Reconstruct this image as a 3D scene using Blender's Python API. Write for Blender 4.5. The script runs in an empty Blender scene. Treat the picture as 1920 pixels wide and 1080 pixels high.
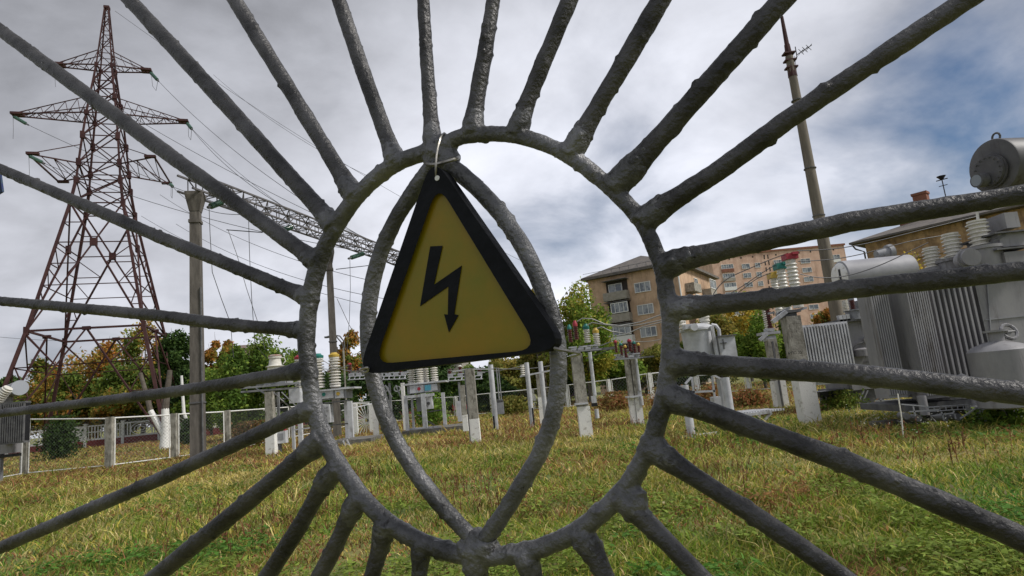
import bpy, math, random
import numpy as np
from mathutils import Vector, Matrix
random.seed(7); rng = np.random.default_rng(7)
SC = bpy.context.scene
COL = SC.collection
R = math.radians
# ------------------------------------------------------------------ camera
FPX, PITCH, ROLL, CAMH = 1150.0, 9.5, 5.6, 1.5
cp, sp, cr, sr = math.cos(R(PITCH)), math.sin(R(PITCH)), math.cos(R(ROLL)), math.sin(R(ROLL))
FW = np.array([0, cp, sp]); R0 = np.array([1., 0, 0]); U0 = np.array([0, -sp, cp])
RT = R0*cr - U0*sr; UP = U0*cr + R0*sr
CAM = np.array([0, 0, CAMH])
cd = bpy.data.cameras.new('camera'); co = bpy.data.objects.new('camera', cd); COL.objects.link(co)
cd.sensor_width = 36; cd.lens = 36*FPX/1920; cd.clip_start = .02; cd.clip_end = 5000
co.matrix_world = Matrix(((RT[0], UP[0], -FW[0], 0), (RT[1], UP[1], -FW[1], 0), (RT[2], UP[2], -FW[2], CAMH), (0, 0, 0, 1)))
SC.camera = co
# ------------------------------------------------------------------ sky, sun, exposure
SUN_EL, SUN_AZ = 46, 104          # azimuth clockwise from +Y
w = bpy.data.worlds.new('World'); SC.world = w; w.use_nodes = True
nt = w.node_tree; nt.nodes.clear(); N = nt.nodes.new; L = nt.links.new
def math_node(op, a, b=None, c=None, clamp=False):
    n = N('ShaderNodeMath'); n.operation = op; n.use_clamp = clamp
    for i, v in enumerate((a, b, c)):
        if v is None: continue
        if isinstance(v, (int, float)): n.inputs[i].default_value = v
        else: L(v, n.inputs[i])
    return n.outputs[0]
def vmath(op, a, b=None):
    n = N('ShaderNodeVectorMath'); n.operation = op
    for i, v in enumerate((a, b)):
        if v is None: continue
        if isinstance(v, (tuple, list)): n.inputs[i].default_value = v
        else: L(v, n.inputs[i])
    return n
sky = N('ShaderNodeTexSky'); sky.sky_type = 'NISHITA'; sky.sun_disc = False
sky.sun_elevation = R(SUN_EL); sky.sun_rotation = R(SUN_AZ); sky.air_density = 1.0; sky.dust_density = 0; sky.ozone_density = 5
tc = N('ShaderNodeTexCoord').outputs['Generated']
sep = N('ShaderNodeSeparateXYZ'); L(tc, sep.inputs[0])
zc = math_node('ADD', math_node('MAXIMUM', sep.outputs[2], 0.0), .40)
px_ = math_node('DIVIDE', sep.outputs[0], zc); py_ = math_node('DIVIDE', sep.outputs[1], zc)
cmb = N('ShaderNodeCombineXYZ'); L(px_, cmb.inputs[0]); L(py_, cmb.inputs[1])
mp = N('ShaderNodeMapping'); L(cmb.outputs[0], mp.inputs[0]); mp.inputs['Rotation'].default_value = (0, 0, R(-32)); mp.inputs['Scale'].default_value = (.85, .95, 1)
def noise(vec, scale, detail, rough, dist=0, w_=None):
    n = N('ShaderNodeTexNoise'); L(vec, n.inputs['Vector']); n.inputs['Scale'].default_value = scale
    n.inputs['Detail'].default_value = detail; n.inputs['Roughness'].default_value = rough; n.inputs['Distortion'].default_value = dist
    return n.outputs['Fac']
n1 = noise(mp.outputs[0], 1.3, 8, .52, .25)
n2 = noise(mp.outputs[0], 3.0, 8, .55, .25)
n3 = noise(cmb.outputs[0], .7, 3, .5)
n4 = noise(mp.outputs[0], 8.0, 8, .58, .2)
def lobe(px, py, k):
    d = FW + RT*(px-960)/FPX + UP*(540-py)/FPX; d = d/np.linalg.norm(d)
    dt = vmath('DOT_PRODUCT', vmath('NORMALIZE', tc).outputs[0], tuple(d)).outputs['Value']
    return math_node('POWER', math_node('MAXIMUM', dt, 0), k)
def ramp(fac, stops):
    r = N('ShaderNodeValToRGB'); L(fac, r.inputs[0]); e = r.color_ramp.elements
    while len(e) < len(stops): e.new(.5)
    for i, (p, c) in enumerate(stops): e[i].position = p; e[i].color = (c, c, c, 1) if not isinstance(c, tuple) else (*c, 1)
    return r.outputs[0]
# openings in the cloud deck: mostly on the right, one larger break
gap = math_node('ADD', math_node('MULTIPLY', lobe(1850, 165, 130), .21), math_node('MULTIPLY', lobe(1330, 80, 30), .03))
gap = math_node('ADD', gap, math_node('MULTIPLY', lobe(900, 330, 22), -.02))
gap = math_node('SUBTRACT', gap, math_node('MULTIPLY', lobe(180, 200, 5), .12))
cov = math_node('SUBTRACT', math_node('ADD', math_node('MULTIPLY', n1, .6), math_node('MULTIPLY', n2, .4)), gap)
cover = ramp(cov, [(.29, 0.0), (.37, .42), (.46, .84), (.56, 1.0)])
# brightness of the cloud deck: thick and dark to the left, thin and bright over the right horizon
th = math_node('ADD', math_node('MULTIPLY', n2, .55), math_node('MULTIPLY', n3, .45))
br = math_node('ADD', math_node('MULTIPLY', th, .85), math_node('MULTIPLY', lobe(1080, 480, 6), .33))
br = math_node('ADD', br, math_node('MULTIPLY', lobe(100, 560, 9), .16))
br = math_node('ADD', br, math_node('MULTIPLY', math_node('SUBTRACT', n4, .5), .15))
br = math_node('SUBTRACT', br, math_node('MULTIPLY', lobe(60, -60, 4), .25))
br = math_node('SUBTRACT', br, math_node('MULTIPLY', lobe(1950, -150, 7), .10))
br = math_node('ADD', br, -.075)
cl = N('ShaderNodeCombineXYZ')
L(math_node('MULTIPLY', br, .965), cl.inputs[0]); L(math_node('MULTIPLY', br, .99), cl.inputs[1]); L(math_node('MULTIPLY', br, 1.09), cl.inputs[2])
b1 = N('ShaderNodeBackground'); L(sky.outputs[0], b1.inputs[0]); b1.inputs[1].default_value = .05
b2 = N('ShaderNodeBackground'); L(cl.outputs[0], b2.inputs[0]); b2.inputs[1].default_value = 1.22
mx = N('ShaderNodeMixShader'); L(cover, mx.inputs[0]); L(b1.outputs[0], mx.inputs[1]); L(b2.outputs[0], mx.inputs[2])
wo = N('ShaderNodeOutputWorld'); L(mx.outputs[0], wo.inputs[0])
sd = bpy.data.lights.new('sun', 'SUN'); so = bpy.data.objects.new('sun', sd); COL.objects.link(so)
sd.energy = 2.4; sd.angle = R(12); sd.color = (1, .96, .9)
sv = Vector((math.sin(R(SUN_AZ))*math.cos(R(SUN_EL)), math.cos(R(SUN_AZ))*math.cos(R(SUN_EL)), math.sin(R(SUN_EL))))
so.rotation_euler = (-sv).to_track_quat('-Z', 'Y').to_euler()
SC.view_settings.view_transform = 'Standard'; SC.view_settings.look = 'None'; SC.view_settings.gamma = 1
SC.view_settings.exposure = 0.38; SC.view_settings.use_curve_mapping = False
# ------------------------------------------------------------------ placing helpers (pixels of the 1920 px photograph)
def ray(px, py): return FW + RT*(px-960)/FPX + UP*(540-py)/FPX
def at(px, py, Y):
    d = ray(px, py); return CAM + d*(Y/d[1])
def atz(px, py, z):
    d = ray(px, py); return CAM + d*((z-CAMH)/d[2])
def G(px, py): return atz(px, py, 0.0)
def proj(P):
    d = np.asarray(P, float)-CAM; z = d@FW
    return 960+FPX*(d@RT)/z, 540-FPX*(d@UP)/z
# ------------------------------------------------------------------ materials
MATS = {}
def mat(name, c, rough=.6, c2=None, scale=6, bump=0, bscale=None, metal=0, mixlo=.4, mixhi=.62, spec=.4, stretch=None, stain=None, sstretch=(5, 5, .7), slo=.56, shi=.70, sscale=1.0):
    if name in MATS: return MATS[name]
    m = bpy.data.materials.new(name); m.use_nodes = True; t = m.node_tree; b = t.nodes['Principled BSDF']
    b.inputs['Base Color'].default_value = (*c, 1); b.inputs['Roughness'].default_value = rough
    b.inputs['Metallic'].default_value = metal; b.inputs['Specular IOR Level'].default_value = spec
    tcn = t.nodes.new('ShaderNodeTexCoord'); v = tcn.outputs['Object']
    if stretch:
        mpn = t.nodes.new('ShaderNodeMapping'); t.links.new(v, mpn.inputs[0]); mpn.inputs['Scale'].default_value = stretch; v = mpn.outputs[0]
    if c2:
        n = t.nodes.new('ShaderNodeTexNoise'); n.inputs['Scale'].default_value = scale; n.inputs['Detail'].default_value = 8; n.inputs['Roughness'].default_value = .65
        t.links.new(v, n.inputs['Vector'])
        r = t.nodes.new('ShaderNodeValToRGB'); e = r.color_ramp.elements
        e[0].position = mixlo; e[0].color = (*c, 1); e[1].position = mixhi; e[1].color = (*c2, 1)
        t.links.new(n.outputs['Fac'], r.inputs[0]); t.links.new(r.outputs[0], b.inputs['Base Color'])
    if stain:      # weathering: runs of dirt or rust with a shape of their own
        mpn = t.nodes.new('ShaderNodeMapping'); t.links.new(tcn.outputs['Object'], mpn.inputs[0]); mpn.inputs['Scale'].default_value = sstretch
        n = t.nodes.new('ShaderNodeTexNoise'); n.inputs['Scale'].default_value = sscale; n.inputs['Detail'].default_value = 7; n.inputs['Roughness'].default_value = .7; t.links.new(mpn.outputs[0], n.inputs['Vector'])
        mr = t.nodes.new('ShaderNodeMapRange'); mr.inputs[1].default_value = slo; mr.inputs[2].default_value = shi; mr.inputs[4].default_value = .85; t.links.new(n.outputs['Fac'], mr.inputs[0])
        mxn = t.nodes.new('ShaderNodeMix'); mxn.data_type = 'RGBA'; t.links.new(mr.outputs[0], mxn.inputs[0]); mxn.inputs[7].default_value = (*stain, 1)
        if b.inputs['Base Color'].is_linked: t.links.new(b.inputs['Base Color'].links[0].from_socket, mxn.inputs[6])
        else: mxn.inputs[6].default_value = (*c, 1)
        t.links.new(mxn.outputs[2], b.inputs['Base Color'])
    if bump:
        n = t.nodes.new('ShaderNodeTexNoise'); n.inputs['Scale'].default_value = bscale or scale*3; n.inputs['Detail'].default_value = 6
        t.links.new(v, n.inputs['Vector'])
        bp = t.nodes.new('ShaderNodeBump'); bp.inputs['Strength'].default_value = bump; bp.inputs['Distance'].default_value = .02
        t.links.new(n.outputs['Fac'], bp.inputs['Height']); t.links.new(bp.outputs[0], b.inputs['Normal'])
    MATS[name] = m; return m
def leafmat(name, transl=.35, rough=.7):
    if name in MATS: return MATS[name]
    m = bpy.data.materials.new(name); m.use_nodes = True; t = m.node_tree; b = t.nodes['Principled BSDF']
    a = t.nodes.new('ShaderNodeAttribute'); a.attribute_name = 'Col'
    t.links.new(a.outputs['Color'], b.inputs['Base Color']); b.inputs['Roughness'].default_value = rough; b.inputs['Specular IOR Level'].default_value = .2
    tr = t.nodes.new('ShaderNodeBsdfTranslucent'); t.links.new(a.outputs['Color'], tr.inputs[0])
    ms = t.nodes.new('ShaderNodeMixShader'); ms.inputs[0].default_value = transl
    t.links.new(b.outputs[0], ms.inputs[1]); t.links.new(tr.outputs[0], ms.inputs[2])
    t.links.new(ms.outputs[0], t.nodes['Material Output'].inputs[0]); MATS[name] = m; return m
BARPAINT = mat('gate_paint', (.034, .033, .033), .46, (.125, .122, .122), 12, .30, 190, metal=.6, mixlo=.38, mixhi=.70, spec=.6, stain=(.075, .035, .018), sstretch=(1, 1, 1), sscale=42, slo=.66, shi=.74)
RINGPAINT = mat('sunlit_worn_paint', (.045, .045, .045), .45, (.21, .21, .215), 12, .30, 190, metal=.55, mixlo=.36, mixhi=.68, stain=(.012, .010, .009), sstretch=(1, 1, 1), sscale=38, slo=.60, shi=.68)  # worn silver paint, lightened: the sun's highlight is put into the colour
CONC = mat('concrete', (.25, .235, .20), .9, (.40, .38, .33), 4, .5, 25, stain=(.10, .09, .07), sstretch=(9, 9, 2.5), slo=.52, shi=.62)
CONCD = mat('concrete_dark', (.10, .095, .085), .95, (.2, .19, .17), 3, .4, 25)
WHITEW = mat('whitewash', (.80, .79, .76), .9, (.36, .33, .28), 7, .3, 30, mixlo=.56, mixhi=.70)
GREY = mat('grey_paint', (.22, .225, .24), .5, (.32, .325, .34), 2.5, .08, 12, stain=(.10, .09, .08))
GREYL = mat('pale_grey_paint', (.58, .59, .62), .5, (.42, .425, .44), 3, .08, 12, stain=(.20, .17, .14))
GREYD = mat('dark_grey_metal', (.08, .08, .085), .55, (.14, .14, .14), 5)
TGREY = mat('transformer_grey', (.22, .215, .225), .5, (.29, .285, .29), 2.6, .08, 8, stretch=(1, 1, .35), stain=(.10, .085, .075))
GALV = mat('galvanised', (.50, .51, .52), .45, (.34, .34, .35), 6, metal=.3)
RUST = mat('rust_red_paint', (.040, .013, .014), .8, (.065, .024, .021), 1.5)
TRUSS = mat('truss_metal', (.09, .085, .09), .7, (.15, .14, .14), 2)
PORC = mat('white_porcelain', (.72, .70, .64), .25, (.60, .57, .50), 8)
BROWN = mat('brown_porcelain', (.10, .025, .02), .2)
GLASSG = mat('green_glass', (.05, .12, .09), .2, (.12, .22, .17), 9, spec=.7)
PRED = mat('red_phase_paint', (.34, .03, .045), .5)
PGRN = mat('green_phase_paint', (.02, .17, .14), .5)
PYEL = mat('yellow_phase_paint', (.50, .34, .06), .5)
WIRE = mat('bare_wire', (.08, .08, .085), .5, metal=.3)
WIREL = mat('bright_wire', (.26, .26, .25), .45, metal=.4)
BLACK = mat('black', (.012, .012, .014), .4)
# ------------------------------------------------------------------ mesh builder
class MB:
    def __init__(s): s.v = []; s.f = []; s.sm = []
    def add(s, vs, fs, smooth=False):
        o = len(s.v); s.v.extend([tuple(map(float, q)) for q in vs]); s.f.extend([tuple(i+o for i in f) for f in fs]); s.sm.extend([smooth]*len(fs)); return s
    def box(s, c, d, rz=0, M=None):
        x, y, z = [k/2 for k in d]
        vs = [np.array((a*x, b*y, e*z)) for a in (-1, 1) for b in (-1, 1) for e in (-1, 1)]
        if rz: cc, ss = math.cos(rz), math.sin(rz); vs = [np.array((q[0]*cc-q[1]*ss, q[0]*ss+q[1]*cc, q[2])) for q in vs]
        if M is not None: vs = [M@q for q in vs]
        vs = [q+np.array(c) for q in vs]
        return s.add(vs, [(0, 1, 3, 2), (4, 6, 7, 5), (0, 4, 5, 1), (2, 3, 7, 6), (0, 2, 6, 4), (1, 5, 7, 3)])
    def tube(s, a, b, r, r2=None, n=8, smooth=True, caps=True):
        a, b = np.array(a, float), np.array(b, float); r2 = r if r2 is None else r2
        d = b-a; l = np.linalg.norm(d)
        if l < 1e-9: return s
        d /= l; h = np.array([0, 0, 1.]) if abs(d[2]) < .9 else np.array([0, 1., 0])
        u = np.cross(d, h); u /= np.linalg.norm(u); v = np.cross(d, u)
        vs = []
        for P, q in ((a, r), (b, r2)):
            for i in range(n):
                t = 2*math.pi*(i+.5)/n; vs.append(P+q*(math.cos(t)*u+math.sin(t)*v))
        fs = [(i, i+n, (i+1) % n+n, (i+1) % n) for i in range(n)]
        s.add(vs, fs, smooth and n > 5)
        if caps:
            o = len(s.v)-2*n; s.f.append(tuple(o+i for i in range(n))); s.f.append(tuple(o+n+i for i in reversed(range(n)))); s.sm += [False, False]
        return s
    def path(s, pts, r, n=6):
        pts = [np.array(p, float) for p in pts]; m = len(pts)
        rs = r if isinstance(r, (list, tuple)) else [r]*m
        u = None; vs = []
        for i in range(m):
            d = pts[min(i+1, m-1)]-pts[max(i-1, 0)]; d /= np.linalg.norm(d)+1e-12
            if u is None:
                h = np.array([0, 0, 1.]) if abs(d[2]) < .9 else np.array([0, 1., 0]); u = np.cross(d, h)
            u = u-d*(u@d); u /= np.linalg.norm(u); v = np.cross(d, u)
            for k in range(n):
                t = 2*math.pi*k/n; vs.append(pts[i]+rs[i]*(math.cos(t)*u+math.sin(t)*v))
        fs = [(i*n+k, (i+1)*n+k, (i+1)*n+(k+1) % n, i*n+(k+1) % n) for i in range(m-1) for k in range(n)]
        fs += [tuple(range(n)), tuple((m-1)*n+k for k in reversed(range(n)))]
        return s.add(vs, fs, True)
    def lathe(s, a, b, prof, n=14, smooth=True):
        """prof: (t along axis 0..1, radius)"""
        a, b = np.array(a, float), np.array(b, float); d = b-a; l = np.linalg.norm(d); d /= l
        h = np.array([0, 0, 1.]) if abs(d[2]) < .9 else np.array([0, 1., 0])
        u = np.cross(d, h); u /= np.linalg.norm(u); v = np.cross(d, u); vs = []
        for t, r in prof:
            for k in range(n):
                q = 2*math.pi*k/n; vs.append(a+d*l*t+r*(math.cos(q)*u+math.sin(q)*v))
        m = len(prof)
        fs = [(i*n+k, (i+1)*n+k, (i+1)*n+(k+1) % n, i*n+(k+1) % n) for i in range(m-1) for k in range(n)]
        fs += [tuple(range(n)), tuple((m-1)*n+k for k in reversed(range(n)))]
        return s.add(vs, fs, smooth)
    def prism(s, poly, ex):
        """poly: 3D points in order, ex: extrusion vector"""
        n = len(poly); ex = np.array(ex, float); a = [np.array(p, float) for p in poly]
        return s.add(a+[p+ex for p in a], [tuple(range(n)), tuple(n+i for i in reversed(range(n)))]+[(i, i+n, (i+1) % n+n, (i+1) % n) for i in range(n)])
    def mesh(s, name):
        me = bpy.data.meshes.new(name); me.from_pydata(s.v, [], s.f); me.polygons.foreach_set('use_smooth', s.sm)
        me.validate(); me.update(); return me
def part(name, mb, m, parent=None, label=None, split=False):
    if split:      # one object per separate piece
        pieces = []; o0 = 0
        n = len(mb.v); own = list(range(n))
        def find(a):
            while own[a] != a: own[a] = own[own[a]]; a = own[a]
            return a
        for f in mb.f:
            r0 = find(f[0])
            for q in f[1:]: own[find(q)] = r0
        groups = {}
        for f, sm in zip(mb.f, mb.sm): groups.setdefault(find(f[0]), []).append((f, sm))
        for fs in groups.values():
            sub = MB(); ids = sorted({i for f, _ in fs for i in f}); mp_ = {i: k for k, i in enumerate(ids)}
            sub.v = [mb.v[i] for i in ids]; sub.f = [tuple(mp_[i] for i in f) for f, _ in fs]; sub.sm = [q for _, q in fs]
            pieces.append(part(name, sub, m, parent, label))
        return pieces
    me = mb.mesh(name); me.materials.append(m)
    if any(mb.sm): me.set_sharp_from_angle(angle=R(38))
    import bmesh as bm_
    b = bm_.new(); b.from_mesh(me); bm_.ops.recalc_face_normals(b, faces=b.faces); b.to_mesh(me); b.free()
    o = bpy.data.objects.new(name, me); COL.objects.link(o)
    if parent is not None: o.parent = parent
    if label: o['label'] = label
    return o
def tag(o, label, cat, group=None, kind=None):
    if label: o['label'] = label
    if cat: o['category'] = cat
    if group: o['group'] = group
    if kind: o['kind'] = kind
    return o
def thing(name, label, cat, loc=(0, 0, 0), rz=0, group=None):
    o = bpy.data.objects.new(name, None); COL.objects.link(o); o.empty_display_size = .2
    o.location = tuple(map(float, loc)); o.rotation_euler = (0, 0, rz)
    return tag(o, label, cat, group)
class Fr:
    """a thing whose parts are given by where they stand in a plane facing the viewer at the thing's depth"""
    def __init__(s, name, label, cat, px, py, group=None, Y=None):
        b = G(px, py) if Y is None else np.array([at(px, py, Y)[0], Y, 0]); s.b = b; s.Y = b[1]; s.e = thing(name, label, cat, b, 0, group)
    def p(s, px, py, dy=0): return at(px, py, s.Y+dy)-s.b
    def z(s, px, py, dy=0): return float(s.p(px, py, dy)[2])
    def x(s, px, py, dy=0): return float(s.p(px, py, dy)[0])
    def part(s, name, mb, m, label=None, split=False): return part(name, mb, m, s.e, label, split)
    @property
    def s(q): return FPX/q.Y*.98
    def bx(s, mb, cx, cy, w, h, d, dy=0):
        """box w by h pixels whose front face is centred on a pixel"""
        c = s.p(cx, cy, dy); k = (s.Y+dy)/FPX*1.01; mb.box(c+np.array([0, d/2, 0]), (w*k, d, h*k)); return mb
    def post(s, mb, pt, pb, w, dy=0, n=4, w2=None):
        """upright between a top pixel and a bottom pixel, w pixels wide"""
        a, b = s.p(*pt, dy), s.p(*pb, dy); x = (a[0]+b[0])/2; k = (s.Y+dy)/FPX/2; w2 = w2 or w
        if n == 4:
            q0, q1 = w*k, w2*k; y = a[1]; mb.add([(x+i*q1, y+j*q1, b[2]) for i, j in ((-1, -1), (1, -1), (1, 1), (-1, 1))]+[(x+i*q0, y+j*q0, a[2]) for i, j in ((-1, -1), (1, -1), (1, 1), (-1, 1))], [(0, 1, 5, 4), (1, 2, 6, 5), (2, 3, 7, 6), (3, 0, 4, 7), (4, 5, 6, 7), (3, 2, 1, 0)])
        else: mb.tube((x, a[1], b[2]), (x, a[1], a[2]), w2*k, w*k, n=n)
        return mb
    def line(s, mb, a, b, w, n=5, dy=0, dy2=None):
        mb.tube(s.p(*a, dy), s.p(*b, dy if dy2 is None else dy2), w*(s.Y+dy)/FPX/2, n=n); return mb
    def ins(s, name, pt, pb, w, n, m, dy=0, r0=.55, cap=None, caph=.16, label=None, parent=None):
        """ribbed insulator between two pixels, upright; optional painted cap"""
        a, b = s.p(*pt, dy), s.p(*pb, dy); x = (a[0]+b[0])/2; k = (s.Y+dy)/FPX/2; mb = MB(); mb.lathe((x, a[1], b[2]), (x, a[1], a[2]), ribs(n, w*k*r0, w*k), 14)
        o = part(name, mb, m, s.e, label)
        if cap: c = MB(); h = (a[2]-b[2])*caph; c.lathe((x, a[1], a[2]+.004), (x, a[1], a[2]+h), [(0, w*k*.9), (.5, w*k*.95), (.75, w*k*.6), (1, w*k*.5)], 12); part('cap', c, cap, o)
        return o
def copy_tree(o, parent=None):
    c = o.copy(); COL.objects.link(c)
    if parent is not None: c.parent = parent
    for ch in list(o.children): copy_tree(ch, c)
    return c
def text(s, size, loc, parent, m, rx=90, rz=0, ext=.002, name='lettering'):
    cu = bpy.data.curves.new(name, 'FONT'); cu.body = s; cu.size = size; cu.extrude = ext; cu.align_x = 'CENTER'
    o = bpy.data.objects.new('tmp_text', cu); COL.objects.link(o)
    bpy.context.view_layer.update()
    me = bpy.data.meshes.new_from_object(o.evaluated_get(bpy.context.evaluated_depsgraph_get()))
    bpy.data.objects.remove(o); me.name = name; me.materials.clear(); me.materials.append(m)
    q = bpy.data.objects.new(name, me); COL.objects.link(q); q.parent = parent; q.location = tuple(map(float, loc)); q.rotation_euler = (R(rx), 0, R(rz)); return q
def vnoise(P, scale, seed=0):
    """value noise in numpy, P (n,3) -> -1..1"""
    q = np.asarray(P, float)*scale+seed*17.31; i = np.floor(q).astype(np.int64); f = q-i; f = f*f*(3-2*f)
    def h(a, b, c):
        n = (a*73856093) ^ (b*19349663) ^ (c*83492791) ^ (seed*2654435); n = (n ^ (n >> 13))*1274126177; n = n & 0x7fffffff; n = (n ^ (n >> 16)) & 0xffff
        return n/32767.5-1
    o = 0
    for a in (0, 1):
        for b in (0, 1):
            for c in (0, 1):
                wgt = (f[:, 0] if a else 1-f[:, 0])*(f[:, 1] if b else 1-f[:, 1])*(f[:, 2] if c else 1-f[:, 2]); o = o+wgt*h(i[:, 0]+a, i[:, 1]+b, i[:, 2]+c)
    return o
def fbm(P, scale, oct=3, seed=0):
    return sum(vnoise(P, scale*2**k, seed+k)*.5**k for k in range(oct))
def ribs(n, r0, r1, a=.06, b=.94):
    """profile of an insulator with n sheds"""
    pr = [(0, r1*.9), (a, r1*.9), (a, r0)]
    for i in range(n):
        t = a+(b-a)*i/n; d = (b-a)/n
        pr += [(t+d*.15, r0), (t+d*.35, r1), (t+d*.55, r1*.98), (t+d*.85, r0)]
    return pr+[(b, r0), (b, r1*.85), (1, r1*.85)]
def sagline(a, b, sag, n=14):
    a, b = np.array(a, float), np.array(b, float)
    return [a+(b-a)*t-np.array([0, 0, 4*sag*t*(1-t)]) for t in np.linspace(0, 1, n)]
def wire(name, pts, r, m, label, group=None, cat='wire'):
    mb = MB(); base = np.array(pts[0], float); mb.path([np.array(p)-base for p in pts], r, 5)
    o = part(name, mb, m); o.location = tuple(base); return tag(o, label, cat, group)
# ------------------------------------------------------------------ ground
def ground_h(x, y): return 0.035*vnoise(np.stack([np.asarray(x), np.asarray(y), 0*np.asarray(x)], -1), .5, 3)+.02*vnoise(np.stack([np.asarray(x), np.asarray(y), 0*np.asarray(x)], -1), 1.6, 4)
def build_ground():
    xs = np.concatenate([[-1500, -600, -250], np.arange(-110, 111, 1.0), [250, 600, 1500]]); ys = np.concatenate([[-300, -60], np.arange(-10, 12, .35), np.arange(12, 90, 1.0), [130, 250, 600, 2500]])
    X, Y = np.meshgrid(xs, ys); Z = ground_h(X.ravel(), Y.ravel()).reshape(X.shape); Z[np.abs(X) > 105] = 0; Z[Y > 85] = 0
    v = np.stack([X.ravel(), Y.ravel(), Z.ravel()-.01], -1); nx = len(xs); f = [(j*nx+i, j*nx+i+1, (j+1)*nx+i+1, (j+1)*nx+i) for j in range(len(ys)-1) for i in range(nx-1)]
    me = bpy.data.meshes.new('ground'); me.from_pydata(v.tolist(), [], f); me.polygons.foreach_set('use_smooth', [True]*len(f))
    m = bpy.data.materials.new('turf_soil'); m.use_nodes = True; t = m.node_tree; b = t.nodes['Principled BSDF']; b.inputs['Roughness'].default_value = .95
    g = t.nodes.new('ShaderNodeNewGeometry'); n1 = t.nodes.new('ShaderNodeTexNoise'); n1.inputs['Scale'].default_value = .5; n1.inputs['Detail'].default_value = 10; n1.inputs['Roughness'].default_value = .7
    t.links.new(g.outputs['Position'], n1.inputs['Vector']); r = t.nodes.new('ShaderNodeValToRGB'); e = r.color_ramp.elements
    for p_, c_ in ((.5, (.17, .18, .045)), (.6, (.26, .22, .07))): e.new(p_).color = (*c_, 1)
    e[0].position = .38; e[0].color = (.08, .13, .025, 1); e[-1].position = .7; e[-1].color = (.16, .10, .05, 1)
    t.links.new(n1.outputs['Fac'], r.inputs[0]); t.links.new(r.outputs[0], b.inputs['Base Color'])
    n2 = t.nodes.new('ShaderNodeTexNoise'); n2.inputs['Scale'].default_value = 18; n2.inputs['Detail'].default_value = 8; t.links.new(g.outputs['Position'], n2.inputs['Vector'])
    bp = t.nodes.new('ShaderNodeBump'); bp.inputs['Strength'].default_value = .8; bp.inputs['Distance'].default_value = .06; t.links.new(n2.outputs['Fac'], bp.inputs['Height']); t.links.new(bp.outputs[0], b.inputs['Normal'])
    me.materials.append(m); o = bpy.data.objects.new('ground', me); COL.objects.link(o); o['kind'] = 'structure'
build_ground()
def blade_mesh(name, base, tip, width, col, bend=None, m=None):
    """arrays: base (n,3), tip (n,3), width (n), col (n,3): each blade = quad + triangle"""
    n = len(base); d = tip-base; ang = rng.uniform(0, 2*np.pi, n); side = np.stack([np.cos(ang), np.sin(ang), 0*ang], -1)*width[:, None]/2
    mid = base+d*.55; mid[:, :2] -= d[:, :2]*.22; mid[:, 2] += .06*np.abs(d[:, 2])
    V = np.stack([base-side, base+side, mid+side*.85, mid-side*.85, tip], 1).reshape(-1, 3)
    me = bpy.data.meshes.new(name); me.vertices.add(5*n); me.vertices.foreach_set('co', V.ravel().astype(np.float32))
    idx = (np.arange(n)*5)[:, None]; quad = idx+np.array([0, 1, 2, 3]); tri = idx+np.array([3, 2, 4])
    loops = np.concatenate([quad, tri], 1).ravel(); me.loops.add(len(loops)); me.loops.foreach_set('vertex_index', loops.astype(np.int32))
    ls = (np.arange(n)*7)[:, None]+np.array([0, 4]); lt = np.tile([4, 3], n)
    me.polygons.add(2*n); me.polygons.foreach_set('loop_start', ls.ravel().astype(np.int32)); me.polygons.foreach_set('loop_total', lt.astype(np.int32))
    ca = me.color_attributes.new('Col', 'FLOAT_COLOR', 'POINT'); cc = np.ones((5*n, 4), np.float32); cc[:, :3] = np.repeat(col, 5, 0); ca.data.foreach_set('color', cc.ravel())
    me.update(calc_edges=True); me.materials.append(m or leafmat('grass_blade', .35)); return me
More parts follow.
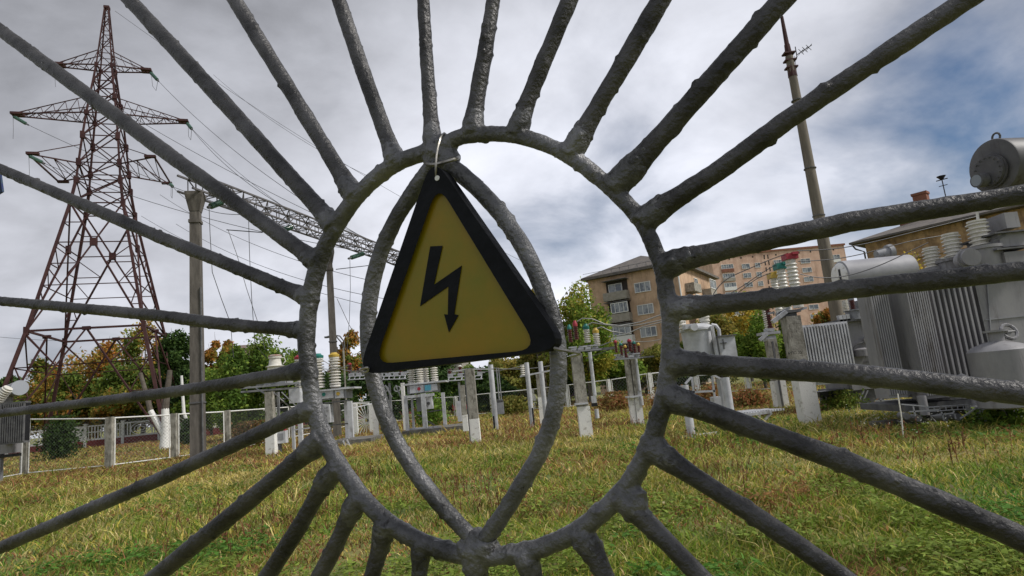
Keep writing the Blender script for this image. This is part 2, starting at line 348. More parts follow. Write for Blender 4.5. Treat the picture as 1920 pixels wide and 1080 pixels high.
def grass():
    n = 430000
    # distance distribution: denser close by
    u = rng.uniform(0, 1, n); y = 4.2*(62/4.2)**(u**1.12)
    hw = y*1.02+1.0; x = rng.uniform(-1, 1, n)*hw
    # clumps
    cx = vnoise(np.stack([x*2.2, y*2.2, 0*x], -1), 1, 11); keep = rng.uniform(-1.3, .6, n) < cx; x, y = x[keep], y[keep]; n = len(x)
    P = np.stack([x, y, 0*x], -1)
    pa = vnoise(P, .35, 21)+.5*vnoise(P, 1.3, 22); pb = vnoise(P, .28, 31)+.6*vnoise(P, .9, 32); ph = vnoise(P, .8, 41)
    green = np.array([.17, .25, .03]); lush = np.array([.13, .24, .035]); yel = np.array([.50, .42, .09]); straw = np.array([.58, .47, .20]); red = np.array([.24, .11, .055]); olive = np.array([.30, .31, .06])
    r = rng.uniform(0, 1, n)
    # drier towards the middle distance, greener near and right
    dry = .20+.42*pa+np.clip((y-6)/12, 0, 1)*.48-.06*np.clip(x/10, 0, 1)+.04
    col = np.where((r < dry*.55)[:, None], straw, np.where((r < dry)[:, None], yel, np.where((r < dry+.25)[:, None], olive, np.where((pb > 0)[:, None], lush, green))))
    rr = rng.uniform(0, 1, n); brown = (pb < -.55) & (rr < .25) | ((y > 18) & (pb < .25) & (rr < .45)) | ((x < -1) & (y < 8.5) & (rr < .22*(1-pb)))
    col = np.where(brown[:, None], red*(1+.7*rng.uniform(0, 1, n))[:, None], col)
    out = (y > 34); col[out] = col[out]*.9
    col = col*rng.uniform(.5, 1.4, (n, 1))*rng.uniform(.92, 1.08, (n, 3))*(1+.28*vnoise(P, 1.7, 61))[:, None]
    h = (.035+.085*rng.uniform(0, 1, n)**1.6)*(1+.75*ph)+np.clip((y-9)/70, 0, .09)
    tall = rng.uniform(0, 1, n) < .03; h[tall] *= 1.9
    base = np.stack([x, y, ground_h(x, y)-.015], -1)
    a = rng.uniform(0, 2*np.pi, n); ln = rng.uniform(.2, 1.9, n)*h
    tip = base+np.stack([np.cos(a)*ln, np.sin(a)*ln, h], -1)
    wd = (.0045+.0011*y)*rng.uniform(.7, 1.5, n)
    o = bpy.data.objects.new('grass', blade_mesh('grass', base, tip, wd, col)); COL.objects.link(o); tag(o, 'long patchy autumn grass, green and straw yellow', 'grass', kind='stuff')
    # broad leaves of low weeds
    n = 130000; u = rng.uniform(0, 1, n); y = 4.2*(26/4.2)**u; x = rng.uniform(-1, 1, n)*(y*1.0+.6); P = np.stack([x, y, 0*x], -1)
    k = vnoise(P, 1.1, 51)+.6*vnoise(P, 3.5, 52) > .25; x, y, P = x[k], y[k], P[k]; n = len(x)
    pc = vnoise(P, .6, 53); c = np.where((pc > .1)[:, None], [.10, .22, .035], np.where((pc > -.4)[:, None], [.20, .27, .045], [.30, .16, .06]))*rng.uniform(.6, 1.35, (n, 1))
    z = ground_h(x, y)+rng.uniform(.02, .13, n); base = np.stack([x, y, z], -1); a = rng.uniform(0, 2*np.pi, n); l = rng.uniform(.02, .055, n)*(1+y/25)
    tip = base+np.stack([np.cos(a)*l, np.sin(a)*l, rng.uniform(-.4, .6, n)*l], -1)
    o = bpy.data.objects.new('weeds', blade_mesh('weeds', base, tip, l*.75, c)); COL.objects.link(o); tag(o, 'low broad-leaved weeds spread through the grass', 'weeds', kind='stuff')
grass()
def stalks():
    """dead brown stalks standing above the grass"""
    spots = [(640, 960, .5), (870, 925, .25), (930, 960, .3), (250, 905, .3), (1290, 830, .4), (1380, 850, .4), (1610, 830, .45), (1340, 900, .3), (600, 930, .4), (700, 900, .35), (1180, 800, .3), (560, 900, .4), (1800, 860, .5), (1500, 860, .3), (980, 820, .4), (1130, 810, .35), (1250, 775, .5), (1420, 760, .5), (380, 985, .3), (490, 1010, .35)]
    B, T, W, C = [], [], [], []
    for px, py, s in spots:
        g = G(px, py); 
        for _ in range(26):
            b = g+np.array([rng.normal(0, s), rng.normal(0, s*1.4), 0]); b[2] = ground_h(b[:1], b[1:2])[0]; h = rng.uniform(.18, .42)
            t = b+np.array([rng.normal(0, .06), rng.normal(0, .06), h]); c = np.array([.17, .075, .04])*rng.uniform(.6, 1.5)
            B.append(b); T.append(t); W.append(.008+.0004*g[1]); C.append(c)
            for q in range(7):
                f = rng.uniform(.35, 1); p = b+(t-b)*f; B.append(p); T.append(p+np.array([rng.normal(0, .04), rng.normal(0, .04), rng.uniform(-.01, .05)])); W.append(.012+.0006*g[1]); C.append(c*rng.uniform(.8, 1.6))
    o = bpy.data.objects.new('dead_stalks', blade_mesh('dead_stalks', np.array(B), np.array(T), np.array(W), np.array(C))); COL.objects.link(o); tag(o, 'reddish brown dead weed stalks standing in the grass', 'weeds', kind='stuff')
    n = 700; u = rng.uniform(0, 1, n); px = rng.normal(1690, 60, n); py = rng.normal(790, 14, n); P = np.array([G(a, b) for a, b in zip(px, py)]); P[:, 2] = rng.uniform(.12, .35, n)
    q = P+np.stack([rng.uniform(-.03, .03, n), 0*u, rng.uniform(-.03, .03, n)], -1); col = np.where((u < .75)[:, None], [.75, .75, .66], [.1, .2, .04])
    o = bpy.data.objects.new('white_wildflowers', blade_mesh('white_wildflowers', P, q, np.full(n, .022), col)); COL.objects.link(o); tag(o, 'small white wildflowers beside the transformer', 'flowers', kind='stuff')
stalks()
# ------------------------------------------------------------------ the gate of radiating bars
YAW = R(-26); GN = np.array([math.sin(YAW), -math.cos(YAW), 0]); GU = np.array([math.cos(YAW), math.sin(YAW), 0])   # normal faces the viewer
GP0 = CAM+ray(905, 640)*.75
def gp(px, py, off=0):
    d = ray(px, py); P0 = GP0+GN*off; k = ((P0-CAM)@GN)/(d@GN); return CAM+d*k
def gdepth(px, py): return float((gp(px, py)-CAM)@FW)
def prad(px, py, w): return w/2*gdepth(px, py)/FPX*(.86-.10*min(1, max(0, (px-1150)/700)))
gate = thing('ornamental_gate', 'grey painted steel gate of rods radiating from a ring', 'gate', (GP0[0], GP0[1], 0))
GO = np.array([GP0[0], GP0[1], 0])
def rough_tube(pts, rad, n=22, step=.004, amp=1.0, seed=0, flare=None):
    pts = np.array(pts, float); seg = np.linalg.norm(np.diff(pts, axis=0), axis=1); s = np.concatenate([[0], np.cumsum(seg)]); T = s[-1]; m = max(8, int(T/step)); t = np.linspace(0, T, m)
    # catmull-like smoothing through dense linear interpolation + box blur
    P = np.stack([np.interp(t, s, pts[:, k]) for k in range(3)], -1); r = np.interp(t, s, rad)
    if len(pts) > 2:
        k = max(3, int(.02/step)); ker = np.ones(k)/k
        for _ in range(2):
            Q = np.pad(P, ((k//2, k-1-k//2), (0, 0)), 'edge'); P2 = np.stack([np.convolve(Q[:, c], ker, 'valid') for c in range(3)], -1); P2[0] = P[0]; P2[-1] = P[-1]; P = P2
    if flare: r = r*(1+flare[0]*np.exp(-(t/flare[1])**1.6))
    D = np.gradient(P, axis=0); D /= np.linalg.norm(D, axis=1)[:, None]; u = np.cross(D, GN); u /= np.linalg.norm(u, axis=1)[:, None]; v = np.cross(D, u)
    th = np.linspace(0, 2*np.pi, n, endpoint=False); ring = (np.cos(th)[None, :, None]*u[:, None]+np.sin(th)[None, :, None]*v[:, None])
    V = (P[:, None]+ring*r[:, None, None]).reshape(-1, 3); Nn = ring.reshape(-1, 3)
    d = .0005*vnoise(V, 25, seed+1)+.0004*vnoise(V, 90, seed+2)+.00036*vnoise(V, 240, seed+3)
    lump = np.clip(vnoise(V, 110, seed+5)-.6, 0, 1)*.007
    V = V+Nn*((d+lump)*amp)[:, None]
    f = [(i*n+k, (i+1)*n+k, (i+1)*n+(k+1) % n, i*n+(k+1) % n) for i in range(m-1) for k in range(n)]+[tuple(range(n)), tuple((m-1)*n+k for k in reversed(range(n)))]
    return V-GO, f
def blob(mb, c, r, seed, sq=(1, 1, 1)):
    n1, n2 = 12, 9; V = []
    for j in range(n2+1):
        ph = math.pi*j/n2
        for i in range(n1):
            t = 2*math.pi*i/n1; V.append((math.sin(ph)*math.cos(t)*sq[0], math.sin(ph)*math.sin(t)*sq[1], math.cos(ph)*sq[2]))
    V = np.array(V); V = V*(r*(1+.22*vnoise(V*2+seed, 1.3, seed))[:, None])+np.array(c)
    mb.add(V, [(j*n1+i, j*n1+(i+1) % n1, (j+1)*n1+(i+1) % n1, (j+1)*n1+i) for j in range(n2) for i in range(n1)], True)
BARS = [  # root, optional middle, end (past the picture edge), root width, end width
 [(811, 262), (800, 110), (792, -20), 33, 27], [(886, 238), (908, 110), (928, -20), 36, 31], [(972, 238), (1020, 115), (1072, -10), 36, 38],
 [(1082, 268), (1160, 135), (1245, -10), 40, 44], [(1180, 322), (1320, 165), (1480, -15), 46, 50], [(1228, 398), (1480, 222), (1830, -12), 44, 50],
 [(1262, 492), (1600, 415), (1935, 362), 44, 50], [(1280, 578), (1600, 541), (1935, 506), 42, 48], [(1275, 680), (1600, 702), (1935, 740), 44, 54],
 [(1268, 750), (1600, 872), (1935, 1018), 46, 62], [(1243, 855), (1415, 966), (1600, 1095), 42, 46], [(1180, 945), (1245, 1010), (1325, 1095), 42, 44],
 [(1098, 1015), (1120, 1050), (1140, 1095), 42, 42], [(988, 1045), (994, 1070), (1002, 1100), 42, 42], [(893, 1050), (893, 1075), (893, 1110), 44, 44],
 [(790, 1030), (788, 1060), (784, 1100), 34, 34], [(720, 990), (709, 1040), (694, 1095), 38, 36], [(663, 950), (632, 1018), (592, 1095), 36, 37],
 [(614, 895), (560, 990), (492, 1095), 36, 37], [(588, 838), (450, 953), (275, 1095), 40, 36], [(572, 772), (300, 898), (-15, 1034), 33, 26],
 [(556, 697), (300, 738), (-15, 777), 29, 17], [(562, 619), (300, 592), (-15, 563), 30, 20], [(574, 556), (300, 445), (-15, 310), 32, 22],
 [(590, 488), (300, 278), (-15, 45), 36, 27], [(622, 418), (430, 203), (225, -20), 38, 30], [(657, 356), (550, 180), (428, -20), 36, 30], [(738, 292), (683, 140), (630, -15), 34, 31]]
FR_U, FR_ZT, FR_ZB = 1.9, 2.75, .12      # the outer frame: half width along the gate, top and bottom heights
for i, (a, b, c, w1, w2) in enumerate(BARS):
    pa, pb, pc = gp(*a), gp(*b), gp(*c); ra, rc = prad(*a, w1), prad(*c, w2)
    # carry the rod on to the outer frame
    d = pc-pb; d /= np.linalg.norm(d); du = d@GU; ts = []
    uc = (pc-GP0)@GU
    if abs(du) > 1e-3: ts.append(((FR_U if du > 0 else -FR_U)-uc)/du)
    if d[2] > 1e-3: ts.append((FR_ZT-pc[2])/d[2])
    if d[2] < -1e-3: ts.append((FR_ZB-pc[2])/d[2])
    pe = pc+d*max(.02, min(t for t in ts if t > 0))
    wig = np.cross(d, GN)*rng.normal(0, .0015)
    V, f = rough_tube([pa, (pa+pb)/2+wig, pb, pc, pe], [ra, ra*.98, (ra+rc)/2, rc, rc], seed=100+7*i, flare=(.30, .022), amp=1.15, n=20)
    mb = MB(); mb.add(V, f, True); part('rod', mb, BARPAINT, gate)
fm = MB(); fo = GP0.copy(); fo[2] = 0
for (u0, z0, u1, z1) in ((-FR_U, FR_ZT, FR_U, FR_ZT), (-FR_U, FR_ZB, FR_U, FR_ZB), (-FR_U, 0, -FR_U, FR_ZT+.02), (FR_U, 0, FR_U, FR_ZT+.02)):
    fm.tube(fo+GU*u0+np.array([0, 0, z0])-GO, fo+GU*u1+np.array([0, 0, z1])-GO, .03, n=8)
part('outer_frame', fm, BARPAINT, gate)
RING = [(810,282),(860,255),(905,250),(960,252),(1020,268),(1075,295),(1125,335),(1170,375),(1205,415),(1225,460),(1243,510),(1255,570),(1258,630),(1255,690),(1245,750),(1228,810),(1205,865),(1170,920),(1125,965),(1070,1005),(1010,1030),(950,1042),(890,1045),(830,1032),(775,1010),(725,980),(680,935),(640,880),(608,825),(587,760),(578,690),(573,630),(580,570),(592,510),(610,460),(640,405),(680,355),(720,320),(765,295)]
def closed(pts):   # smooth closed path, resampled
    p = np.array(pts, float); p = np.vstack([p, p[:1]]); s = np.concatenate([[0], np.cumsum(np.linalg.norm(np.diff(p, axis=0), axis=1))]); t = np.linspace(0, s[-1], 300, endpoint=False)
    q = np.stack([np.interp(t, s, p[:, k]) for k in (0, 1)], -1)
    for _ in range(3): q = (np.roll(q, 1, 0)+q+np.roll(q, -1, 0)+np.roll(q, 2, 0)+np.roll(q, -2, 0))/5
    return q
rq = closed(RING); mb = MB(); P = np.array([gp(*q) for q in rq]); wq = np.interp(np.arange(300), [0, 60, 110, 160, 200, 250, 299], [34, 36, 42, 42, 37, 38, 36])
rr = np.array([prad(*q, w_) for q, w_ in zip(rq, wq)])
D = np.roll(P, -1, 0)-np.roll(P, 1, 0); D /= np.linalg.norm(D, axis=1)[:, None]; u = np.cross(D, GN); n_ = 18
th = np.linspace(0, 2*np.pi, n_, endpoint=False); V = (P[:, None]+(np.cos(th)[None, :, None]*u[:, None]+np.sin(th)[None, :, None]*GN)*rr[:, None, None]).reshape(-1, 3)-GO
mb.add(V, [(i*n_+k, ((i+1) % 300)*n_+k, ((i+1) % 300)*n_+(k+1) % n_, i*n_+(k+1) % n_) for i in range(300) for k in range(n_)], True)
for i, (a, b, c, w1, w2) in enumerate(BARS):
    pa, pb = gp(*a), gp(*b); d = pb-pa; d /= np.linalg.norm(d); j = int(np.argmin(np.linalg.norm(P-pa, axis=1))); r = prad(*a, w1)
    mb.path([P[j]-GO, pa+d*.004-GO, pa+d*.018-GO, pa+d*.03-GO], [r*1.35, r*1.38, r*1.12, r*.92], 14)
    for k in range(7):
        an = k*.9+i; off = (np.cross(d, GN)*math.cos(an)+GN*math.sin(an))*r*.95; blob(mb, pa-GO+off+d*rng.uniform(-.006, .012), r*rng.uniform(.25, .5), 300+i*8+k)
for c_, r_ in (((825, 285), 1.5), ((815, 300), 1.25), ((840, 300), 1.3), ((893, 1030), 1.5), ((910, 1028), 1.3), ((880, 1028), 1.2), ((893, 1012), 1.1), ((835, 275), 1.3), ((735, 310), 1.0), ((660, 365), .9), ((1195, 935), 1.0), ((1232, 835), .9)):
    blob(mb, gp(*c_)-GO, .0125*r_, int(c_[0]))
def remeshed(mb, name, vox, seed):
    o = part(name, mb, RINGPAINT, gate); m = o.modifiers.new('r', 'REMESH'); m.mode = 'VOXEL'; m.voxel_size = vox; m.use_smooth_shade = True
    dg = bpy.context.evaluated_depsgraph_get(); me = bpy.data.meshes.new_from_object(o.evaluated_get(dg)); o.modifiers.clear(); o.data = me; me.name = name
    n = len(me.vertices); V = np.zeros(n*3); me.vertices.foreach_get('co', V); V = V.reshape(-1, 3); Nv = np.zeros(n*3); me.vertex_normals.foreach_get('vector', Nv); Nv = Nv.reshape(-1, 3)
    d = .0006*vnoise(V, 32, seed)+.0005*vnoise(V, 90, seed+1)+.00045*vnoise(V, 240, seed+2)+np.clip(vnoise(V, 110, seed+3)-.5, 0, 1)*.006
    me.vertices.foreach_set('co', (V+Nv*d[:, None]).ravel()); me.update(); me.polygons.foreach_set('use_smooth', [True]*len(me.polygons)); me.materials.clear(); me.materials.append(RINGPAINT); return o
remeshed(mb, 'ring', .0022, 900)
LARC = [(818, 300), (785, 345), (745, 405), (715, 468), (698, 530), (690, 590), (690, 650), (700, 712), (719, 775), (748, 838), (785, 895), (825, 945), (862, 985), (893, 1018)]
RARC = [(835, 302), (895, 352), (943, 405), (983, 465), (1014, 530), (1036, 595), (1047, 655), (1047, 720), (1037, 785), (1013, 850), (980, 905), (950, 955), (925, 992), (900, 1020)]
for arc, w_, sd_ in ((LARC, 35, 500), (RARC, 38, 540)):
    V, f = rough_tube([gp(*q, .002) for q in arc], [prad(*q, w_) for q in arc], seed=sd_, amp=1.1, n=22); mb = MB(); mb.add(V, f, True); part('pointed_arc', mb, RINGPAINT, gate)
# wire bands round the gate
# ------------------------------------------------------------------ warning sign wired to the gate
sign = thing('warning_sign', 'triangular yellow high-voltage warning sign with black rim and lightning arrow wired to the gate', 'sign', gp(850, 560, .05))
SO = gp(850, 560, .05)
def rounded(poly, rad, off, n=7):
    P = [gp(*q, off) for q in poly]; out = []
    for i, p in enumerate(P):
        a, b = P[i-1]-p, P[(i+1) % len(P)]-p; a /= np.linalg.norm(a); b /= np.linalg.norm(b); r = rad[i]
        s, e = p+a*r, p+b*r
        for t in np.linspace(0, 1, n): out.append((1-t)**2*s+2*t*(1-t)*p+t*t*e)
    return out
OUTER = [(811, 292), (1061, 654), (669, 704)]; INNER = [(821, 345), (1010, 655), (702, 683)]
def ringmesh(mb, A, B, back=0.0):   # face between two outlines
    n = len(A); mb.add(A+B, [(i, (i+1) % n, (i+1) % n+n, i+n) for i in range(n)])
    return mb
o_f = rounded(OUTER, [.034, .034, .034], .030); i_f = rounded(INNER, [.028, .028, .028], .030); i_b = rounded(INNER, [.028, .028, .028], .0245)
o_m = [p-GN*.003+(p-SO)*.004 for p in o_f]; o_b = [p-GN*.016 for p in o_m]
mb = MB(); A = [p-SO for p in o_f]
i_l = [p-SO+(SO-p)*0.0 for p in i_f]
ringmesh(mb, A, i_l); ringmesh(mb, i_l, [p-SO for p in i_b]); ringmesh(mb, [p-SO for p in o_m], A); ringmesh(mb, [p-SO for p in o_b], [p-SO for p in o_m]); nb = len(o_b)
mb.add([p-SO for p in o_b]+[p-SO-GN*.005 for p in i_b], [(i, (i+1) % nb, (i+1) % nb+nb, i+nb) for i in range(nb)])
SIGNB = mat('sign_black', (.006, .007, .009), .6, (.010, .011, .014), 30, .15, 60, spec=.12)
part('rim', mb, SIGNB, sign)
YM = bpy.data.materials.new('sign_yellow'); YM.use_nodes = True; t_ = YM.node_tree; b_ = t_.nodes['Principled BSDF']; b_.inputs['Roughness'].default_value = .35
nn = t_.nodes.new('ShaderNodeTexNoise'); nn.inputs['Scale'].default_value = 5; nn.inputs['Detail'].default_value = 9; nn.inputs['Roughness'].default_value = .72; tcn = t_.nodes.new('ShaderNodeTexCoord'); t_.links.new(tcn.outputs['Object'], nn.inputs['Vector'])
rp = t_.nodes.new('ShaderNodeValToRGB'); rp.color_ramp.elements[0].color = (.23, .22, .005, 1); rp.color_ramp.elements[0].position = .35; rp.color_ramp.elements[1].color = (.37, .23, .003, 1); rp.color_ramp.elements[1].position = .62
t_.links.new(nn.outputs['Fac'], rp.inputs[0]); t_.links.new(rp.outputs[0], b_.inputs['Base Color'])
tr_ = t_.nodes.new('ShaderNodeBsdfTranslucent'); t_.links.new(rp.outputs[0], tr_.inputs[0]); ms_ = t_.nodes.new('ShaderNodeMixShader'); ms_.inputs[0].default_value = .25
t_.links.new(b_.outputs[0], ms_.inputs[1]); t_.links.new(tr_.outputs[0], ms_.inputs[2]); t_.links.new(ms_.outputs[0], t_.nodes['Material Output'].inputs[0])
pan = [p-SO for p in rounded(INNER, [.028, .028, .028], .0245)]
mb = MB(); mb.prism(pan, -GN*.003); part('yellow_panel', mb, YM, sign)
BOLT = [(807, 462), (830, 461), (814, 534), (866, 498), (852, 589), (860, 591), (842, 623), (833, 589), (840, 590), (841, 537), (788, 574)]
mb = MB(); mb.prism([gp(*q, .0252)-SO for q in BOLT], GN*.0006); part('lightning_arrow', mb, SIGNB, sign)
mb = MB()
for q in ((820, 334),):
    c = gp(*q, .0303)-SO; mb.tube(c, c+GN*.0008, .0034, n=16)
part('fixing_hole', mb, mat('hole_light', (.75, .75, .74), .8), sign)
def tie(pts, r, label, n=6):
    Q = [gp(x, y, o) for x, y, o in pts]; # smooth
    Q = np.array(Q)
    for _ in range(3):
        Q2 = np.empty((len(Q)*2-1, 3)); Q2[::2] = Q; Q2[1::2] = (Q[1:]+Q[:-1])/2; Q2[1:-1] = (Q2[:-2]+2*Q2[1:-1]+Q2[2:])/4; Q = Q2
    wire('tie_wire', list(Q), r, mat('tie_steel', (.42, .40, .36), .35, (.2, .19, .17), 40, metal=.7), label, 'wires tying the sign to the gate', 'wire')
tie([(818, 336, .026), (817, 315, .036), (818, 290, .032), (824, 262, .026), (831, 248, .012), (838, 250, -.012), (834, 290, -.02), (824, 330, .015), (819, 336, .026)], .0014, 'looped steel wire holding the top corner of the sign')
tie([(798, 300, -.012), (794, 306, .012), (812, 310, .023), (835, 304, .024), (856, 298, .018), (861, 294, -.005)], .0024, 'thick dark wire band round the gate above the sign')
tie([(1040, 653, .034), (1048, 655, .037), (1066, 658, .032), (1084, 661, .022), (1090, 663, .0), (1070, 668, -.02)], .0019, 'steel wire through the right corner of the sign')
tie([(676, 692, .01), (674, 694, .032), (684, 690, .036), (692, 689, .034), (690, 697, .03), (678, 698, .02)], .0016, 'small wire hook at the lower left corner of the sign')
# ------------------------------------------------------------------ lattice transmission tower
TX, TY, TTH = -38.1, 56.0, .33
tu = np.array([math.cos(TTH), math.sin(TTH)]); tv = np.array([-math.sin(TTH), math.cos(TTH)])
tower = thing('lattice_pylon', 'tall rust-red steel lattice transmission tower with three pairs of cross-arms', 'pylon', (TX, TY, 0), TTH)
LEV = [(0, 6.5), (10.34, 4.31), (22.3, 2.10), (24.64, 1.78), (26.4, 1.66), (29.2, 1.45), (31.6, 1.24), (33.4, 1.05), (35.2, .84), (36.94, .66), (43.57, .16)]
def hs(z): return float(np.interp(z, [q[0] for q in LEV], [q[1] for q in LEV]))
def tc_(z, a, b): return np.array([a*hs(z), b*hs(z), z])
for a in (-1, 1):
    for b in (-1, 1):
        mb = MB()
        for (z0, _), (z1, _2) in zip(LEV[:-1], LEV[1:]):
            r = .18 if z0 < 10 else .155 if z0 < 24 else .11 if z0 < 36 else .075
            mb.tube(tc_(z0, a, b), tc_(z1, a, b), r, n=4)
        for z in (10.34, 22.3, 24.64, 26.4, 29.2, 31.6, 33.4, 36.94): mb.box(tc_(z, a, b), (.34 if z < 36 else .26, .34 if z < 36 else .26, .7 if z < 30 else .45))
        part('leg', mb, RUST, tower)
FACES = [((-1, -1), (1, -1)), ((1, -1), (1, 1)), ((1, 1), (-1, 1)), ((-1, 1), (-1, -1))]
mb = MB(); gus = MB()
def ln(a, b, r=.055): mb.tube(a, b, r*1.2, n=4, caps=False)
def lerp(a, b, t): return a+(b-a)*t
for A_, B_ in FACES:
    L_ = lambda z: tc_(z, *A_); Q_ = lambda z: tc_(z, *B_)
    # below the waist: inverted V from the middle of the waist to the feet, with sub-bracing
    m_ = lerp(L_(10.34), Q_(10.34), .5); ln(L_(10.34), Q_(10.34), .10); gus.box(m_, (.6, .3, .3))
    for f0, f1 in ((L_, Q_), (Q_, L_)):
        ln(m_, f0(0), .08)
        for t in (.3, .55, .78):
            p = lerp(m_, f0(0), t); ln(p, f0(10.34*(1-t)), .05); ln(p, f0(10.34*(1-t+.28)), .045)
        ln(f0(10.34*.97), lerp(m_, f0(0), .3), .06)
        ln(f0(10.34*.7), lerp(m_, f1(0), .3), .05)
    # tall panel: crossing diagonals between waist and first gusset level
    z0, z1 = 10.34, 22.3; fr = hs(z0)/(hs(z0)+hs(z1)); X_ = lerp(L_(z0), Q_(z1), fr); gus.box(X_, (.55, .3, .7) if A_[1] == B_[1] else (.3, .55, .7))
    for f0, f1 in ((L_, Q_), (Q_, L_)):
        ln(f0(z0), f1(z1), .08)
        for t in (.25, .5, .75):
            p = lerp(f0(z0), X_, t); zz = z0+(X_[2]-z0)*t; ln(p, f0(zz), .045); ln(p, f0(zz+1.6), .045)
        p = lerp(X_, f0(z1), .5); ln(p, f0(p[2]), .045); ln(X_, f0(X_[2]), .05)
    ln(lerp(L_(z0), X_, .5), lerp(Q_(z0), X_, .5), .045)
    for (za, zb) in ((22.3, 24.64), (24.64, 26.4), (26.4, 29.2), (29.2, 31.6), (31.6, 33.4), (33.4, 35.2), (35.2, 36.94)):
        ln(L_(za), Q_(zb), .055); ln(Q_(za), L_(zb), .055); ln(L_(zb), Q_(zb), .05)
    ln(L_(22.3), Q_(22.3), .06)
    zz = [36.94, 38.3, 39.6, 40.8, 41.9, 42.8, 43.57]
    for i in range(6): ln((L_ if i % 2 else Q_)(zz[i]), (Q_ if i % 2 else L_)(zz[i+1]), .035); ln(L_(zz[i+1]), Q_(zz[i+1]), .03)
mb.box((0, 0, 43.6), (.5, .5, .25))
part('bracing', mb, RUST, tower); part('gusset_plate', gus, RUST, tower, split=True)
def arm(sgn, z, L_, tie_z, wid=0.0, tipw=.25):
    mb = MB(); s = hs(z); tip = [np.array([sgn*L_, -max(tipw, wid), z]), np.array([sgn*L_, max(tipw, wid), z])]; root = [np.array([sgn*s, -s, z]), np.array([sgn*s, s, z])]
    st = hs(tie_z); rt = [np.array([sgn*st, -st, tie_z]), np.array([sgn*st, st, tie_z])]
    for k in (0, 1):
        mb.tube(root[k], tip[k], .075, n=4); mb.tube(rt[k], tip[k]+np.array([-sgn*.3, 0, .08]), .05, n=4)
    mb.tube(tip[0], tip[1], .09, n=4)
    nn_ = 6 if L_ > 6 else 4
    for i in range(nn_):
        t0, t1 = i/nn_, (i+1)/nn_; k = i % 2
        mb.tube(lerp(root[k], tip[k], t0), lerp(root[1-k], tip[1-k], t1), .04, n=4, caps=False); mb.tube(lerp(root[0], tip[0], t1), lerp(root[1], tip[1], t1), .035, n=4, caps=False)
        if wid == 0:
            for q in (0, 1):
                a_, b_ = lerp(root[q], tip[q], (t0+t1)/2), lerp(rt[q], tip[q]+np.array([-sgn*.3, 0, .08]), t0); mb.tube(a_, b_, .032, n=4, caps=False)
                if L_ > 6: mb.tube(a_, lerp(rt[q], tip[q]+np.array([-sgn*.3, 0, .08]), t1), .032, n=4, caps=False)
    for k in (0, 1): mb.box(tip[k]+np.array([-sgn*.35, 0, .04]), (.95, .34, .22))
    part('cross_arm', mb, RUST, tower)
arm(-1, 36.94, 4.35, 38.6); arm(1, 36.94, 3.9, 38.6)
arm(-1, 31.6, 7.5, 33.4); arm(1, 31.6, 7.2, 33.4)
arm(-1, 26.3, 4.9, 28.2, wid=3.6); arm(1, 26.3, 5.0, 28.2, wid=3.6)
def tw(u_, v_, z): p = np.array([TX, TY])+tu*u_+tv*v_; return np.array([p[0], p[1], z])
# ------------------------------------------------------------------ gantry: concrete poles carrying a lattice beam
ZB = float(at(363, 352, 22.9)[2])
gb0, gb1 = atz(366, 352, ZB), atz(742, 486, ZB); gd = gb1-gb0; gd[2] = 0; gL = np.linalg.norm(gd); gd /= gL; gn = np.array([-gd[1], gd[0], 0]); zv = np.array([0, 0, 1.])
gend = gb0+gd*(gL*1.55)
beam = thing('lattice_beam', 'long dark lattice beam spanning between concrete gantry poles', 'gantry beam', gb0)
bw, bh = .36, .32
mb = MB(); T_ = np.linalg.norm(gend-gb0); nb_ = int(T_/.75)
cs = [gn*bw*a+zv*(bh*b+.1) for a in (-1, 1) for b in (-1, 1)]
for c in cs: mb.tube(c-gd*.5, c+gd*T_, .05, n=4)
mb2 = MB()
for i in range(nb_):
    s0, s1 = gd*(i*.75), gd*((i+1)*.75); k = i % 2
    for p, q in ((0, 1), (2, 3), (0, 2), (1, 3)):
        a, b = (cs[p], cs[q]) if k else (cs[q], cs[p]); mb2.tube(a+s0, b+s1, .026, n=4, caps=False); mb2.tube(cs[p]+s0, cs[q]+s0, .022, n=4, caps=False)
part('chord', mb, TRUSS, beam, split=True); part('lacing', mb2, TRUSS, beam)
POLEC = mat('weathered_pole', (.09, .08, .07), .9, (.15, .135, .118), 2.2, .3, 20, stretch=(3, 3, .6))
def gpole(base, top, w0, w1, label, cap=True, white=False):
    t = thing('concrete_pole', label, 'pole', (base[0], base[1], 0), R(14), 'concrete gantry poles'); mb = MB(); h = top
    mb.add([(a*w0/2, b*w0/2, -.1) for a, b in ((-1, -1), (1, -1), (1, 1), (-1, 1))]+[(a*w1/2, b*w1/2, h) for a, b in ((-1, -1), (1, -1), (1, 1), (-1, 1))], [(0, 1, 5, 4), (1, 2, 6, 5), (2, 3, 7, 6), (3, 0, 4, 7), (4, 5, 6, 7)])
    part('shaft', mb, POLEC, t)
    if cap:
        mb = MB(); a, b = w1*.55, w1*.92
        mb.add([(i*a, j*a, h-.75) for i, j in ((-1, -1), (1, -1), (1, 1), (-1, 1))]+[(i*b, j*b, h-.12) for i, j in ((-1, -1), (1, -1), (1, 1), (-1, 1))]+[(i*b, j*b, h+.02) for i, j in ((-1, -1), (1, -1), (1, 1), (-1, 1))], [(0, 1, 5, 4), (1, 2, 6, 5), (2, 3, 7, 6), (3, 0, 4, 7), (4, 5, 9, 8), (5, 6, 10, 9), (6, 7, 11, 10), (7, 4, 8, 11), (8, 9, 10, 11)])
        mb.box((0, 0, h-1.15), (w1*1.25, w1*1.25, .12)); part('capital', mb, POLEC, t)
    mb = MB()
    for z in (2.2, 5.1): mb.box((0, 0, z), (w0*1.06, w0*1.06, .05))
    part('clamp_band', mb, GREYD, t, split=True); return t
p2 = atz(616, 466, ZB-.2); p3 = gb0+gd*(gL*1.16)
